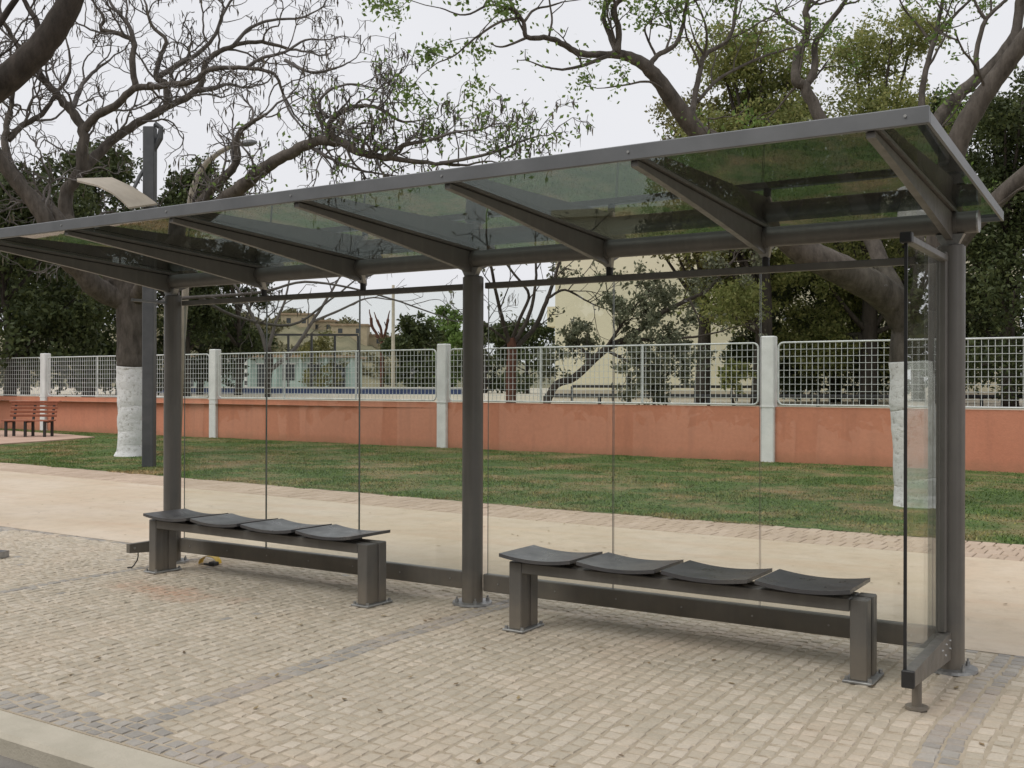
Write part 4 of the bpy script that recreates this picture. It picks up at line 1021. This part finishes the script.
for k in range(5): MB().box(FL*k/4-.08, FL*k/4+.08, -.07, .07, 0, 4.15).build('fence_post', 'far_black', cf)
ta = frame_at(175, 92); tb2 = frame_at(352, 92); TL = np.linalg.norm(tb2-ta)
tbd = thing('teal_building', 'long low pale teal school building with dark openings beyond the court', 'building', tuple(ta), ROTV)
MB().box(0, TL, 0, 6, 0, 2.9).build('wall', 'teal_wall', tbd)
MB().box(-.4, TL+.4, -.6, 6.4, 2.9, 3.1).build('roof', 'far_roof', tbd)
for k in range(7):
    c_ = TL*(k+.5)/7; w_ = MB().box(c_-.55, c_+.55, -.03, .0, .9 if k % 3 else 0.02, 2.3).build('window' if k % 3 else 'door', 'dark_opening', tbd)
    MB().box(c_-.65, c_+.65, -.05, -.031, 2.3, 2.4).build('lintel', 'far_white', w_)
for k in range(8): MB().box(TL*k/7-.1, TL*k/7+.1, -.5, -.3, 0, 2.9).build('column', 'teal_wall', tbd)
ua, ub = frame_at(150, 60), frame_at(462, 60); UL = np.linalg.norm(ub-ua)
bl_ = thing('blue_wall', 'long low dark blue painted wall at the edge of the court', 'wall', tuple(ua), ROTV)
MB().box(0, UL, 0, .2, -.1, .33).build('wall', 'far_blue', bl_); MB().box(0, UL, -.03, .23, .33, .4).build('coping', 'far_white', bl_)
pa = frame_at(393, 64)
up_ = thing('utility_pole', 'slim pale pole standing before the far trees', 'pole', tuple(pa))
MB().cyl((0, 0, -.1), (0, 0, 6.6), .13, .09, 10).build('shaft', 'kerb_conc', up_); MB().box(-.5, .5, -.05, .05, 6.1, 6.2).build('crossarm', 'kerb_conc', up_)
# houses on the hillside
for k, (px, d, w_, h_, lab) in enumerate([(296, 243, 7, 3.0, 'small tan hillside house left of the tall court fence'), (349, 236, 8, 2.6, 'tan hillside house at the right end of the tall court fence'),
                                     (322, 250, 6, 2.8, 'small tan hillside house above the middle of the court fence'), (372, 240, 6, 2.6, 'tan hillside house beside the pollarded tree')]):
    zz = hill_z(px, (d-190)/84)-.6; p = frame_at(px, d, zz)
    ht = thing('hillside_house', lab, 'house', tuple(p), ROTV, 'houses on the far hill')
    MB().box(-w_/2, w_/2, 0, 5, -4, h_).build('wall', 'far_house', ht)
    MB().box(-w_/2-.3, w_/2+.3, -.3, 5.3, h_, h_+.4).build('roof', 'far_roof', ht)
    for q_ in (-1, 1): MB().box(q_*w_*.25-.5, q_*w_*.25+.5, -.04, -.002, h_*.35, h_*.75).build('window', 'dark_opening', ht)
# scrub growing over the hill
rs = np.random.RandomState(99); C = []
for k in range(420):
    px = rs.uniform(150, 460); t = rs.uniform(.1, 1.0); p = W(px, 385, 190+84*t); z = hill_z(px, t); r_ = rs.uniform(.8, 2.0)
    if any(abs(px-hx) < 13 and t < tt for hx, tt in ((296, .63), (349, .55), (322, .72), (372, .6))) and t > .3: continue
    m_ = 60; dv = rs.normal(size=(m_, 3)); dv /= np.linalg.norm(dv, axis=1)[:, None]
    C.append(np.array([p[0], p[1], z+r_*.5])+dv*r_*rs.uniform(.6, 1, (m_, 1))*np.array([1.2, 1.2, .8]))
fast_mesh('hill_scrub', leaf_quads(np.concatenate(C), None, .75, rs, .6), 'leaf_scrub', None, 'stuff')
# fallen leaves and crumbs on the paving and the path
NL = 420
lx = rs.uniform(-9, 4.5, NL); ly = rs.uniform(-2.9, 4.9, NL)
C = np.stack([lx, ly, np.full(NL, .006)], 1); a_ = rs.uniform(0, 6.283, NL); l_ = rs.uniform(.008, .026, NL)
u_ = np.stack([np.cos(a_), np.sin(a_), rs.uniform(-.1, .3, NL)], 1)*l_[:, None]; v_ = np.stack([-np.sin(a_), np.cos(a_), np.zeros(NL)], 1)*(l_*.45)[:, None]
fast_mesh('leaf_litter', np.stack([C-u_*np.array([1, 1, 0]), C+v_, C+u_, C-v_], 1), 'litter', None, 'stuff')
